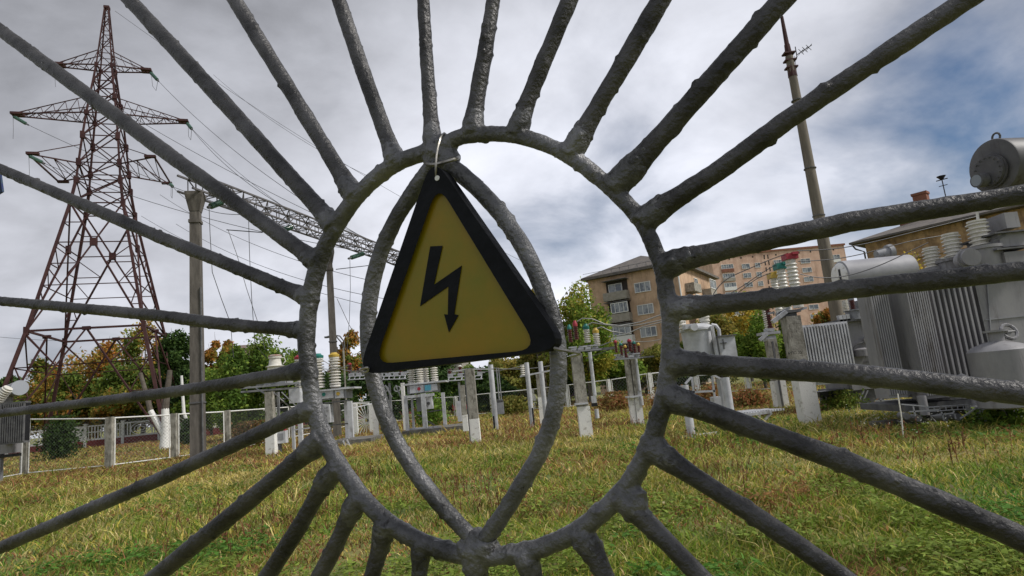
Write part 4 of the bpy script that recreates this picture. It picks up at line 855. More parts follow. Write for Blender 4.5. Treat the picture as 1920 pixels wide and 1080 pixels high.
# ------------------------------------------------------------------ chain-link fence
MESH = mat('chain_link', (.20, .21, .21), .5, metal=.6)
fence = thing('chain_link_fence', 'long chain-link fence with whitewashed pipe rails and concrete posts around the substation', 'fence', G(45, 893))
FO = G(45, 893)
FP = [(-20, 905, 785), (45, 893, 786), (205, 878, 783), (327, 862, 776), (428, 848, 770), (545, 824, 762), (660, 800, 755), (762, 790, 749), (857, 782, 743), (925, 777, 736), (1000, 770, 729), (1066, 765, 721), (1147, 759, 711), (1224, 752, 699), (1310, 742, 690), (1405, 735, 682), (1500, 728, 674), (1600, 720, 664)]
pts = []
for px, pb_, pt_ in FP:
    g = G(px, pb_); pts.append((g, float(at(px, pt_, g[1])[2])))
mesh_mb = MB(); rail = MB(); fpost = MB(); stand = MB()
for i, (g, h) in enumerate(pts):
    q = g-FO; w_ = .15 if i < 9 else .19; w_ = .26 if i in (1, 2) else .22 if i < 5 else w_; mb = MB(); mb.box((q[0], q[1], h/2), (w_, w_*.7, h+.05)); 
    part('post', mb, CONC if i < 8 else WHITEW, fence)
    if i+1 < len(pts):
        g2, h2 = pts[i+1]; a, b_2 = g-FO, g2-FO; d = b_2-a; l = np.linalg.norm(d); d /= l; o1 = a+d*.18; o2 = b_2-d*.18; l2 = l-.36
        fr = MB(); fr.tube(o1+zv*(h-.03), o2+zv*(h2-.03), .028, n=6); fr.tube(o1+zv*.12, o2+zv*.12, .022, n=6); fr.tube(o1+zv*.1, o1+zv*h, .025, n=6); fr.tube(o2+zv*.1, o2+zv*h2, .025, n=6)
        pn = part('panel_frame', fr, WHITEW, fence); mm = MB(); hh = min(h, h2)-.15; sp_ = .14 if i < 5 else .22; r_ = .0035 if i < 5 else .006
        nS = int((l2+hh)/sp_)
        for sg in (1, -1):
            for k in range(nS):
                s0 = -hh+k*sp_; x0_, x1_ = max(0, s0), min(l2, s0+hh)
                if x1_-x0_ < .05: continue
                za, zb_ = x0_-s0, x1_-s0
                if sg < 0: za, zb_ = hh-za, hh-zb_
                mm.tube(o1+d*x0_+zv*(.12+za), o1+d*x1_+zv*(.12+zb_), r_, n=3, caps=False, smooth=False)
        part('wire_mesh', mm, MESH, pn)
# ------------------------------------------------------------------ ornamental white concrete wall far left
WWALL = mat('wall_white', (.66, .66, .64), .85, (.5, .49, .46), 2); PLINTH = mat('plinth_red', (.13, .025, .025), .85, (.18, .04, .04), 2)
wall = thing('ornamental_wall', 'white precast ornamental wall with dark red plinth behind the left fence', 'wall', G(57, 851)); WO = G(57, 851)
def plan(px, Y): q = at(px, 800, Y); return np.array([q[0], Y, 0.])
WP = [plan(-60, 60), plan(430, 66), plan(860, 78)]; seg = 3.2
k_ = 0
for A_, B_ in zip(WP[:-1], WP[1:]):
    d = B_-A_; L2 = np.linalg.norm(d); d /= L2; ng = np.array([d[1], -d[0], 0]); n2 = int(L2/seg); rzw = math.atan2(d[1], d[0])
    for i in range(n2):
        c = A_+d*(i+.5)*L2/n2-WO; W_ = L2/n2; k_ += 1
        mb = MB(); mb.box(c+zv*.35, (W_-.25, .2, .7), rzw); part('plinth', mb, PLINTH, wall)
        mb = MB(); mb.box(A_+d*i*L2/n2-WO+zv*1.15, (.25, .3, 2.3), rzw); mb.box(A_+d*i*L2/n2-WO+zv*2.34, (.34, .38, .08), rzw); part('pillar', mb, WWALL, wall)
        mb = MB(); W0 = W_-.26; mb.box(c+zv*.78, (W0, .1, .16), rzw); mb.box(c+zv*2.12, (W0, .1, .12), rzw)
        if k_ % 3 == 1:
            for q in range(11): mb.box(c+d*(-W0/2+.14+q*(W0-.28)/10)+zv*1.46, (.09, .08, 1.2), rzw)
            mb.box(c+zv*1.5, (W0, .09, .1), rzw)
        elif k_ % 3 == 2:
            for rr_ in (.2, .4, .6):
                for q in range(14):
                    a_ = 2*math.pi*q/14; a2 = 2*math.pi*(q+1)/14; mb.tube(c+zv*1.45+(d*math.cos(a_)*1.6+zv*math.sin(a_))*rr_, c+zv*1.45+(d*math.cos(a2)*1.6+zv*math.sin(a2))*rr_, .045, n=4)
            for q in (-1.25, -1.0, 1.0, 1.25): mb.box(c+d*q+zv*1.46, (.09, .08, 1.2), rzw)
        else: mb.box(c+zv*1.3, (W0, .07, .92), rzw); mb.box(c+zv*1.85, (W0, .08, .42), rzw)
        part('panel', mb, WWALL, wall)
# fallen leaves in front of the wall
n = 2600; px = rng.uniform(150, 350, n); py = rng.normal(832, 3.5, n)-(px-250)*.02; P = np.array([G(a, b) for a, b in zip(px, py)]); P[:, 2] = .06
o = bpy.data.objects.new('fallen_leaves', leafmesh('fallen_leaves', P, .09, np.array([.42, .20, .10])*rng.uniform(.6, 1.4, (n, 1)))); COL.objects.link(o); tag(o, 'strip of fallen orange leaves before the white wall', 'leaves', kind='stuff')
# ------------------------------------------------------------------ substation equipment
RUSTY = mat('rusty_top', (.28, .12, .07), .85, (.45, .42, .38), 6)
def steelwork(F, name, m, segs, w=3, dy=0, split=False):
    """angle-iron pieces: segs of ((x,y),(x,y)[,dy0,dy1])"""
    mb = MB()
    for s_ in segs:
        a, b_ = s_[0], s_[1]; d0 = s_[2] if len(s_) > 2 else dy; d1 = s_[3] if len(s_) > 3 else d0; F.line(mb, a, b_, w, 4, d0, d1)
    return F.part(name, mb, m, split=split)
def radiator(F, cx, cy, w, h, n, depth, m=TGREY, dy=0, ratio=.5, name='radiator', fin_gap_fill=None):
    k = (F.Y+dy)/FPX; c = F.p(cx, cy, dy); W_, H_ = w*k, h*k; mb = MB()
    for i in range(n): mb.box((c[0]-W_/2+W_*(i+.5)/n, c[1]+depth/2, c[2]), (W_/n*ratio, depth, H_))
    mb.box((c[0], c[1]+depth/2, c[2]+H_/2+.03), (W_, depth*.9, .06)); mb.box((c[0], c[1]+depth/2, c[2]-H_/2-.03), (W_, depth*.9, .06)); o = F.part(name, mb, m); mb = MB(); mb.box((c[0], c[1]+depth*.6, c[2]), (W_*.98, depth*.7, H_*.97)); part('fin_gap_fill', mb, fin_gap_fill or (m if ratio > .6 else BLACK), o)  # black fill puts shade into wide fin gaps; close fins keep their own colour
    return o
# --- voltage transformer rack, left of the ring
F = Fr('equipment_rack', 'steel rack on concrete posts with flared white porcelain cap, left edge of the ring', 'rack', 512, 856)
mb = MB(); F.post(mb, (502, 735), (512, 815), 14); F.part('concrete_post', mb, CONC)
mb = MB(); F.post(mb, (507, 813), (512, 856), 17); F.part('whitewashed_foot', mb, WHITEW)
mb = MB(); F.post(mb, (549, 790), (552, 848), 5, dy=.8); F.part('steel_leg', mb, GREYL); mb = MB(); F.post(mb, (560, 735), (566, 842), 7, dy=.4); F.part('steel_leg', mb, GREYL); mb = MB(); F.post(mb, (520, 735), (526, 850), 4, dy=1.4); F.part('steel_leg', mb, GREY)
steelwork(F, 'platform', GREY, [((452, 728), (562, 718), 0, 0), ((452, 735), (560, 727), 1.2, 1.2), ((455, 728), (470, 724), 0, 1.2), ((505, 722), (515, 715), 0, 1.2), ((558, 720), (562, 722), 0, 1.2), ((480, 722), (530, 714), .4, .8), ((500, 716), (545, 712), .2, .2)], 5)
mb = MB(); F.bx(mb, 515, 719, 40, 7, .8, .1); F.part('mounting_plate', mb, GREY)
steelwork(F, 'brace', GREY, [((512, 735), (545, 765), 0, .6), ((528, 735), (556, 762), 0, .2), ((500, 740), (480, 728), 0, .8)], 2.5, split=True)
a = F.p(510, 714); top = F.z(506, 668); k = F.Y/FPX; mb = MB(); x = a[0]; mb.lathe((x, .35, a[2]), (x, .35, top), [(0, 17*k), (.25, 16*k), (.3, 15*k), (.55, 14*k), (.6, 18*k), (.64, 12*k), (.92, 10*k), (.93, 12*k), (1, 12*k)], 18); cap = F.part('porcelain_cap', mb, PORC)
mb = MB(); mb.lathe((x, .35, top+.003), (x, .35, top+.07), [(0, 12.5*k), (.5, 12.5*k), (1, 9*k)], 16); part('rusty_lid', mb, RUSTY, cap)
mb = MB(); mb.path([(x+.2, .35, top-.05), (x+.36, .35, top-.08), (x+.40, .35, top-.22), (x+.30, .35, top-.3)], .02, 6); part('lifting_handle', mb, PORC, cap)
mb = MB(); F.bx(mb, 552, 742, 20, 26, .5, .3); F.part('terminal_tank', mb, GREYL)
steelwork(F, 'rail', GREYL, [((552, 806), (582, 802))], 3)
F = Fr('control_box', 'small grey control box with red-topped terminals on a post below the left rack', 'control box', 524, 850, Y=23.0); mb = MB(); F.bx(mb, 524, 820, 21, 22, .3); F.part('housing', mb, GREYL)
mb = MB(); F.bx(mb, 526, 819, 10, 12, .02, -.012); F.part('label_plate', mb, GREY)
mb = MB()
for q in (515, 521, 528, 533): F.bx(mb, q, 807-(q-515)*.1, 4, 5, .1, .1)
F.part('red_terminal', mb, PRED, split=True); mb = MB(); F.post(mb, (524, 831), (526, 856), 5, dy=.1); F.part('post', mb, GREYD)
# --- two tank breakers on frames
def breaker(F, body, boxes, marks, insul, cab, legs, plinth, base_w, cabtxt, extra=None):
    cx, cy, w_, h_ = body; mb = MB(); F.bx(mb, cx, cy, w_, h_, .9); F.part('breaker_body', mb, GREY)
    for (q, r_, ww, hh) in boxes: mb = MB(); F.bx(mb, q, r_, ww, hh, .04, -.05); F.part('cover_plate', mb, GREYL)
    for (q, r_, m) in marks:
        c = F.p(q, r_, -.055); mb = MB(); mb.tube(c, c-np.array([0, .012, 0]), .075, n=14); F.part('phase_mark', mb, m)
    k = F.Y/FPX
    mb = MB(); F.bx(mb, cx+4, cy-h_/2-1.5, w_+22, 3, 1.1, -.1); F.part('top_flange', mb, GREYL)
    for (q0, q1, ww, m, dy) in insul: F.ins('insulator', q0, q1, ww, 9, PORC, dy, cap=m)
    mb = MB(); F.bx(mb, cab[0], cab[1], cab[2], cab[3], .5, -.1); cb = F.part('control_cabinet', mb, GREYL)
    c = F.p(cab[0]+cab[2]*.12, cab[1]+cab[3]*.12, -.12); mb = MB(); mb.tube(c, c-np.array([0, .05, 0]), .07, n=12); part('round_window', mb, GREYD, cb)
    for i, tx in enumerate(cabtxt): c = F.p(cab[0], cab[1]-cab[3]*(.28-.17*i), -.125); text(tx, .11, c, cb, GREYD)
    for (pt, pb, ww, dy) in legs: mb = MB(); F.post(mb, pt, pb, ww, dy=dy); F.part('leg', mb, GREYL)
    mb = MB(); F.bx(mb, *plinth[:4], plinth[4], plinth[5]); F.part('concrete_plinth', mb, CONCD)
F = Fr('oil_breaker', 'grey breaker with green and yellow round marks under its capped insulators', 'breaker', 640, 845, 'tank breakers', Y=25)
breaker(F, (612, 741, 74, 17), [(588, 742, 12, 14), (612, 740, 26, 14), (636, 739, 16, 14)], [(607, 739.5, PGRN), (634, 738, PYEL)],
        [((560, 674), (566, 727), 22, PRED, .45), ((595, 672), (600, 727), 22, PGRN, .45), ((625, 670), (630, 725), 22, PYEL, .45)], (607, 776, 22, 33),
        [((655, 752), (660, 820), 8, -.1), ((648, 750), (652, 822), 6, .7), ((588, 758), (592, 830), 7, -.1), ((598, 795), (600, 830), 8, .4)], (655, 838, 80, 24, 2.2, -.4), 0, ('Т-2 ШР', 'МВ 110'))
steelwork(F, 'frame_rail', GREYD, [((598, 799), (655, 794)), ((600, 757), (655, 750))], 3, split=True)
steelwork(F, 'handrail', GREYL, [((640, 770), (700, 756), .5, 2.5), ((636, 728), (655, 726), 0, 0)], 2.5, split=True)
F2 = Fr('step_ladder', 'short pale steel step leaning on the first breaker\'s plinth', 'ladder', 655, 850, Y=23.4); mb = MB()
F2.line(mb, (643, 826), (655, 851), 3, 4); F2.line(mb, (650, 824), (663, 849), 3, 4)
for t in (.3, .65): F2.line(mb, (643+12*t, 826+25*t), (650+13*t, 824+25*t), 2.4, 4)
F2.part('ladder_frame', mb, GREYL)
F = Fr('oil_breaker', 'grey breaker with red and blue marks standing on a long concrete slab', 'breaker', 800, 812, 'tank breakers', Y=27.5)
breaker(F, (792, 728, 56, 17), [(774, 730, 11, 14), (787, 729, 15, 13), (803, 728, 14, 13), (815, 726, 10, 12)], [(785.5, 729, PRED)],
        [((768, 678), (773, 719), 15, PORC, .4), ((784, 676), (788, 718), 15, PORC, .1), ((795, 675), (798, 718), 15, PORC, .8), ((812, 673), (815, 716), 15, PORC, .4)], (802, 753, 14, 27),
        [((760, 742), (765, 807), 6, -.2), ((792, 738), (799, 802), 8, -.3), ((829, 736), (836, 796), 6, -.1), ((772, 745), (776, 805), 4, .8)], (815, 812, 118, 17, 2.4, -.5), 0, ('Т-1 ШР',))
mb = MB(); F.bx(mb, 802, 727, 11, 10, .02, -.1); F.part('blue_mark', mb, mat('blue_mark', (.08, .30, .40), .5))
mb = MB(); F.bx(mb, 788, 742, 50, 5, .15, -.35); F.part('front_rail', mb, GREYL)
mb = MB(); F.bx(mb, 786, 757, 10, 27, .3, .3); F.part('side_cabinet', mb, GREY)
steelwork(F, 'diagonal_brace', GREYD, [((782, 777), (794, 783)), ((802, 790), (815, 797)), ((803, 772), (832, 768))], 3, split=True)
steelwork(F, 'base_rail', GREYL, [((762, 805), (822, 800))], 4)
wire('prop_stick', [at(826, 795, 26.5), at(838, 808, 26)], .02, PYEL, 'thin yellowish stick leaning on the long concrete slab', None, 'stick')
# --- disconnector racks with small brown insulators
def rack(label, x0, x1, y, slope, base, ins_, Y, legs, m=BROWN, name='disconnector', low=0):
    F = Fr(name, label, 'disconnector', base[0], base[1], 'disconnector racks', Y=Y); segs = []
    yy = lambda q: y+(q-x0)*slope
    for dy in (0, .9): segs += [((x0, yy(x0)), (x1, yy(x1)), dy, dy), ((x0+2, yy(x0)-6), (x1-4, yy(x1)-6), dy, dy)]
    for q in np.linspace(x0+3, x1-3, 6): segs += [((q, yy(q)), (q+1, yy(q)-6), 0, .9)]
    steelwork(F, 'frame', GREYL, segs, 2.6)
    mb = MB()
    for q in np.linspace(x0+6, x1-6, 4): F.bx(mb, q, yy(q)-9, 9, 5, .3, .2); F.bx(mb, q+3, yy(q)-12, 14, 2, .1, .3)
    F.part('contact_blade', mb, GALV, split=True)
    for (q, t, cap) in ins_: F.ins('insulator', (q, t), (q+2, yy(q)-6), 9, 6, m, .4, cap=cap)
    for (pt, pb, ww, mm, dy) in legs: mb = MB(); F.post(mb, pt, pb, ww, dy=dy); F.part('post', mb, mm)
    return F
rack('disconnector rack with dark red insulator beside the first breaker', 652, 706, 712, -.06, (700, 812), [(655, 684, PRED), (672, 690, None), (690, 688, None)], 28, [((700, 712), (707, 838), 9, WHITEW, 0)])
F = rack('disconnector rack with coiled drive rods left of the second breaker', 706, 762, 712, -.04, (752, 800), [(712, 692, PRED), (727, 690, None), (750, 688, None)], 30, [((755, 718), (760, 806), 6, WHITEW, 0), ((729, 718), (736, 800), 4, GREY, .5)])
steelwork(F, 'brace', GREY, [((742, 722), (758, 760)), ((722, 722), (735, 745))], 3, split=True)
mb = MB()
for c0 in (722, 745): 
    for j in range(10):
        a0, a1 = 2*math.pi*j/10, 2*math.pi*(j+1)/10; F.line(mb, (c0+6*math.cos(a0), 729+5*math.sin(a0)), (c0+6*math.cos(a1), 729+5*math.sin(a1)), 2.5, 4, .4)
F.part('curved_bracket', mb, GREYL, split=True)
rack('disconnector rack with three brown insulators behind the squat white-footed post', 838, 905, 714, -.06, (862, 800), [(842, 692, None), (862, 688, PORC), (898, 692, None)], 26, [((861, 716), (866, 790), 4, GREY, .3), ((858, 752), (864, 790), 7, GREYL, .1)])
# --- squat post pair with conduit (885)
def conc_post(label, top, bot, wt, white_y, group='whitewashed concrete supports', wb=None, dy=0, Y=None, extra=None, name='concrete_support'):
    F = Fr(name, label, 'post', bot[0], bot[1], group, Y=Y); wb = wb or wt*1.08; f = (white_y-top[1])/(bot[1]-top[1]); wx = top[0]+(bot[0]-top[0])*f
    mb = MB(); F.post(mb, top, (wx, white_y), wt, w2=wt+(wb-wt)*f); F.part('shaft', mb, CONC); mb = MB(); F.post(mb, (wx, white_y), bot, wt+(wb-wt)*f+.8, w2=wb+.8); F.part('whitewashed_foot', mb, WHITEW); return F
F = conc_post('squat concrete post with white foot and thin conduit, right below the sign', (880, 692), (892, 831), 17, 785, wb=19)
mb = MB(); F.post(mb, (871, 694), (882, 830), 2, dy=-.2); F.part('conduit', mb, GREYD)
steelwork(F, 'bracket', GREYL, [((848, 697), (882, 691)), ((880, 692), (925, 692))], 3, split=True); mb = MB(); F.bx(mb, 882, 693, 12, 5, .3, -.1); F.part('clamp', mb, GREYD)
conc_post('pale concrete post right behind the squat conduit post', (866, 722), (874, 808), 8, 778, Y=24)
F = Fr('pipe_support', 'grey painted pipe post with side rods and control box, right of the squat post', 'post', 930, 806, 'grey pipe supports', Y=25)
mb = MB(); F.post(mb, (920, 684), (930, 806), 10, n=10); F.part('pipe', mb, GREYL)
mb = MB(); F.post(mb, (930, 690), (937, 752), 2.5, dy=.3, n=6); F.post(mb, (934, 690), (941, 752), 2.0, dy=.6, n=6); F.part('drive_rod', mb, GREY, split=True)
mb = MB(); F.bx(mb, 937, 765, 14, 22, .4, .2); F.part('control_box', mb, GREY); mb = MB(); F.bx(mb, 937, 752, 11, 5, .4, .2); F.part('box_top', mb, GREYD)
mb = MB(); F.post(mb, (925, 780), (928, 806), 3, dy=-.25); F.part('cable_cover', mb, BLACK)
F = Fr('pipe_support', 'left of the two grey pipe posts with blackened lower edge, left of the right arc', 'post', 1000, 802, 'grey pipe supports', Y=24); mb = MB(); F.post(mb, (986, 680), (1000, 802), 9, n=10); F.part('pipe', mb, GREYL)
mb = MB(); F.post(mb, (998, 765), (1002, 802), 3, dy=-.2); F.part('cable_cover', mb, BLACK)
F.ins('insulator', (979, 684), (981, 706), 9, 5, PORC, .5); steelwork(F, 'cross_beam', GREYL, [((975, 706), (1036, 694))], 4)
F = Fr('pipe_support', 'right one of the two grey pipe posts, closest to the right arc', 'post', 1026, 785, 'grey pipe supports', Y=24.5); mb = MB(); F.post(mb, (1011, 678), (1026, 788), 9, n=10); F.part('pipe', mb, GREYL)
conc_post('slim concrete post between the two grey pipe posts', (1008, 702), (1018, 800), 7, 745, Y=25.5)
# --- front disconnector pole (1090)
F = conc_post('concrete support carrying red, green and yellow capped insulators right of the arc', (1079, 664), (1101, 822), 20, 762, wb=22, name='disconnector_support', group='disconnector supports')
def platform(F, x0, x1, y, sl, n, beam=None):
    yy = lambda q: y+(q-x0)*sl; segs = []
    for dy in (-.25, .45): segs.append(((x0, yy(x0)), (x1, yy(x1)), dy, dy))
    for q in np.linspace(x0, x1, 4): segs.append(((q, yy(q)), (q, yy(q)), -.25, .45))
    steelwork(F, 'platform', GREY, segs, 3.5)
    mb = MB()
    for i in range(n):
        q = x0+4+(x1-x0-8)*(i+.5)/n; F.bx(mb, q, yy(q)-4, 10, 4, .28, -.1+.2*(i % 2)); F.bx(mb, q+rng.uniform(-3, 3), yy(q)-8, 15, 2.4, .12, .1*(i % 3))
    F.part('contact_blade', mb, GALV, split=True); mb = MB()
    for i in range(n+2): q = x0+(x1-x0)*(i+.3)/(n+2); F.line(mb, (q, yy(q)-1), (q+rng.uniform(4, 12), yy(q)-10+rng.uniform(-2, 3)), 1.6, 4, rng.uniform(-.2, .4))
    F.part('linkage_rod', mb, GREYD, split=True)
    if beam: mb = MB(); F.line(mb, beam[0], beam[1], beam[2], 4, .1); F.part('side_beam', mb, GREYD)
platform(F, 1066, 1127, 660, -.09, 4, ((1100, 658), (1152, 652), 7))
F.ins('insulator', (1079, 612), (1081, 637), 10, 6, BROWN, .1, cap=PRED, caph=.45); F.ins('insulator', (1099, 618), (1102, 642), 13, 6, PORC, .2, cap=PGRN, caph=.45); F.ins('insulator', (1117, 625), (1120, 648), 13, 6, PORC, .3, cap=PYEL, caph=.45)
F.ins('insulator', (1068, 618), (1070, 642), 9, 6, BROWN, .6, cap=PGRN, caph=.4)
mb = MB(); F.bx(mb, 1091, 757, 24, 3, .45, -.22); F.part('clamp_band', mb, GREYL); mb = MB(); F.post(mb, (1091, 668), (1106, 822), 3, dy=-.05); F.part('conduit', mb, GREYD)
mb = MB(); F.post(mb, (1105, 660), (1116, 742), 7, dy=-.1, n=8); F.part('drive_shaft', mb, GREYL)
mb = MB(); F.bx(mb, 1114, 749, 9, 12, .2, -.15); F.part('drive_box', mb, GREYL); mb = MB(); F.bx(mb, 1115, 759, 10, 6, .2, -.15); F.part('gear', mb, BLACK)
mb = MB(); F.post(mb, (1118, 767), (1120, 784), 8, dy=-.15, n=10); F.part('counterweight', mb, GREYL)
F = Fr('disconnector_support', 'twin concrete support with six small coloured insulators, farther and right of the front one', 'disconnector', 1195, 798, 'disconnector supports')
for (pt, pb, w_, wy) in (((1175, 672), (1189, 798), 9, 745), ((1187, 672), (1201, 796), 11, 745)):
    f = (wy-pt[1])/(pb[1]-pt[1]); mx_ = pt[0]+(pb[0]-pt[0])*f; mb = MB(); F.post(mb, pt, (mx_, wy), w_); F.part('shaft', mb, CONC); mb = MB(); F.post(mb, (mx_, wy), pb, w_+1); F.part('whitewashed_foot', mb, WHITEW)
platform(F, 1152, 1204, 674, -.07, 4, ((1170, 673), (1226, 668), 4))
for q, t, w_, cp in ((1154, 643, 7, PRED), (1164, 648, 7, PGRN), (1172, 652, 7, PYEL), (1180, 641, 9, PRED), (1189, 645, 7, PGRN), (1197, 648, 7, PYEL)): F.ins('insulator', (q, t), (q+2, t+18), w_, 5, BROWN, .2 if q > 1176 else -.2, cap=cp, caph=.3)
mb = MB(); F.bx(mb, 1187, 744, 20, 3, .5, -.2); F.part('clamp_band', mb, GREYL); mb = MB(); F.post(mb, (1193, 672), (1199, 733), 5, dy=-.1, n=8); F.part('drive_shaft', mb, GREYL)
mb = MB(); F.bx(mb, 1200, 738, 7, 9, .2, -.1); F.part('drive_box', mb, GREYL); mb = MB(); F.post(mb, (1201, 743), (1203, 760), 8, dy=-.1, n=10); F.part('counterweight', mb, GREYL)
# bus wires from the capped insulators to the right
for k, (pts, lb) in enumerate((([(1082, 603), (1092, 597), (1110, 598), (1135, 608), (1165, 611), (1200, 604), (1240, 590)], 'bright wire arching off the red-capped insulator'), ([(1101, 610), (1110, 605), (1130, 608), (1160, 613), (1200, 609), (1240, 600)], 'bright wire arching off the teal-capped insulator'), ([(1119, 616), (1128, 613), (1145, 621), (1175, 626), (1205, 613), (1240, 604)], 'bright wire arching off the yellow-capped insulator'))):
    wire('bus_wire', [at(x, y, 17.7) for x, y in pts], .018, WIREL if k != 9 else WIRE, lb, 'wires over the front disconnector', 'wire')
for k, (a, b_) in enumerate((((1127, 648), (1145, 641)), ((1098, 672), (1145, 655)))): wire('bus_wire', [at(*a, 17.8), at(*b_, 17.8)], .016, WIREL, ['short pale link bar above the front disconnector platform', 'pale strut rising under the front disconnector beam'][k])
for k, (a, b_, sg) in enumerate((((925, 690), (1040, 684), .1), ((840, 694), (980, 686), .15), ((1185, 640), (1240, 636), .05), ((560, 672), (655, 684), .3), ((600, 672), (700, 690), .3))):
    wire('bus_wire', sagline(at(*a, 25), at(*b_, 25), sg, 8), .014, WIREL, ['pale wire between the grey pipe posts', 'pale wire across the squat post', 'thin wire right of the twin support', 'pale wire from the first breaker to the rack', 'second pale wire from the first breaker'][k])
# --- oil circuit breaker on legs, right of the ring
F = Fr('barrel_breaker', 'grey barrel-shaped oil breaker on pipe legs with side cabinet, right of the ring', 'breaker', 1296, 822)
k = F.Y/FPX; cx = F.x(1309, 640, .6); zt, zb = F.z(1306, 614), F.z(1316, 705); R_ = 30*k
mb = MB(); mb.lathe((cx, .6, zb), (cx, .6, zt), [(0, R_*.6), (.04, R_*.84), (.3, R_*.9), (.96, R_), (.961, R_*1.1), (1, R_*1.1)], 28); tk = F.part('tank', mb, GREYL)
mb = MB(); mb.lathe((cx, .6, zt+.003), (cx, .6, zt+.12), [(0, R_*1.05), (.3, R_*1.02), (1, R_*.7)], 28); part('lid', mb, GREYL, tk)
mb = MB(); x = F.x(1319, 600, .6); mb.lathe((x, .5, zt+.1), (x, .5, zt+.30), [(0, 8*k), (.3, 8*k), (.32, 10*k), (.45, 10*k), (.47, 8.5*k), (.75, 8.5*k), (.77, 10*k), (1, 9.5*k)], 18); F.part('turret', mb, PORC)
mb = MB(); x = F.x(1279, 612, .6); mb.lathe((x, .5, zt), (x-.05, .5, zt+.28), ribs(3, 5*k, 8*k), 14); F.part('insulator', mb, PORC)
mb = MB(); x = F.x(1302, 612); c_ = F.p(1302, 613, -.02); mb.tube(c_, c_+np.array([0, .3, 0]), .09, n=14); F.bx(mb, 1293, 612, 16, 9, .3, .1); F.part('lid_fitting', mb, GREYL, split=True)
mb = MB(); F.line(mb, (1334, 611), (1345, 668), 8, 4, .2); F.part('side_strut', mb, GREYL); mb = MB(); mb.path([F.p(1334, 609, .5), F.p(1342, 610, .5), F.p(1348, 618, .5), F.p(1351, 650, .5)], .045, 7); F.part('breather_pipe', mb, GREYL)
mb = MB(); F.bx(mb, 1365, 650, 30, 42, .5, .1); cb = F.part('cabinet', mb, GREYL); mb = MB(); F.bx(mb, 1363, 629, 35, 2.2, .6, .05); part('cabinet_roof', mb, GREYD, cb); mb = MB(); F.bx(mb, 1357, 645, 2, 18, .04, .07); F.bx(mb, 1357, 643, 11, 2, .04, .07); part('door_bar', mb, GREYD, cb)
for (pt, pb, w_, dy) in (((1359, 708), (1371, 782), 15, -.1), ((1349, 710), (1358, 776), 11, .9), ((1284, 722), (1296, 822), 15, -.2)): mb = MB(); F.post(mb, pt, pb, w_, dy=dy, n=14); F.part('leg', mb, GREYL)
steelwork(F, 'leg_frame', GREYL, [((1297, 705), (1303, 757), .3), ((1335, 705), (1342, 762), .3), ((1298, 735), (1341, 733), .3), ((1290, 704), (1356, 700), 0), ((1285, 720), (1300, 702), 0), ((1335, 702), (1358, 714), 0)], 5)
mb = MB(); F.bx(mb, 1347, 762, 13, 34, .3, .3); F.part('junction_box', mb, GREYL)
F = Fr('ground_beam', 'pale concrete beam lying in the grass under the barrel-shaped oil breaker', 'beam', 1300, 822, Y=14.8); mb = MB(); F.line(mb, (1268, 822), (1345, 812), 8, 4); F.part('beam', mb, WHITEW)
# low grating table
F = Fr('grating_bench', 'low pale bench with slatted grating top standing in the grass', 'bench', 1420, 790, Y=16.5); z = F.z(1420, 772); mb = MB(); a_ = F.p(1375, 780); b_ = F.p(1450, 770)
for i in range(16): x = a_[0]+(b_[0]-a_[0])*i/15; mb.box((x, .35, z), (.035, 1.0, .05), .5)
F.part('slat', mb, GREYL, split=True); mb = MB(); mb.tube((a_[0]-.2, -.15, z-.05), (b_[0]-.1, -.1, z-.03), .05, n=4); mb.tube((a_[0]+.1, .85, z-.03), (b_[0]+.2, .8, z-.03), .05, n=4); mb.tube((a_[0]+.6, -.1, 0), (b_[0]-.1, -.1, z-.05), .04, n=4); mb.tube((b_[0]-.1, .8, z-.03), (b_[0]-.1, .8, 0), .05, n=4); mb.tube((a_[0]-.1, .8, z-.03), (a_[0]-.1, .8, 0), .05, n=4); F.part('bench_frame', mb, GREYL, split=True)
# --- twin post with brown insulator (1455)
F = Fr('insulator_support', 'concrete support with tall brown-red ribbed insulator, left of the lettered post', 'insulator', 1467, 767)
mb = MB(); F.post(mb, (1444, 636), (1457, 714), 17); F.part('shaft', mb, CONC); mb = MB(); F.post(mb, (1457, 714), (1467, 767), 21); F.part('whitewashed_foot', mb, WHITEW); mb = MB(); F.post(mb, (1449, 640), (1468, 767), 3, dy=-.22); F.part('conduit', mb, GREYD)
F.ins('insulator', (1437, 560), (1443, 617), 12, 13, BROWN, 0); F.ins('insulator', (1431, 560), (1437, 622), 9, 14, PORC, .5)
mb = MB(); F.bx(mb, 1445, 618, 14, 5, .3, -.1); F.bx(mb, 1446, 624, 34, 5, .5, -.15); F.bx(mb, 1446, 634, 18, 9, .35, -.12); F.part('head_plate', mb, GALV, split=True); mb = MB(); F.line(mb, (1424, 638), (1440, 624), 8, 4, -.15); F.part('tilted_bracket', mb, GALV)
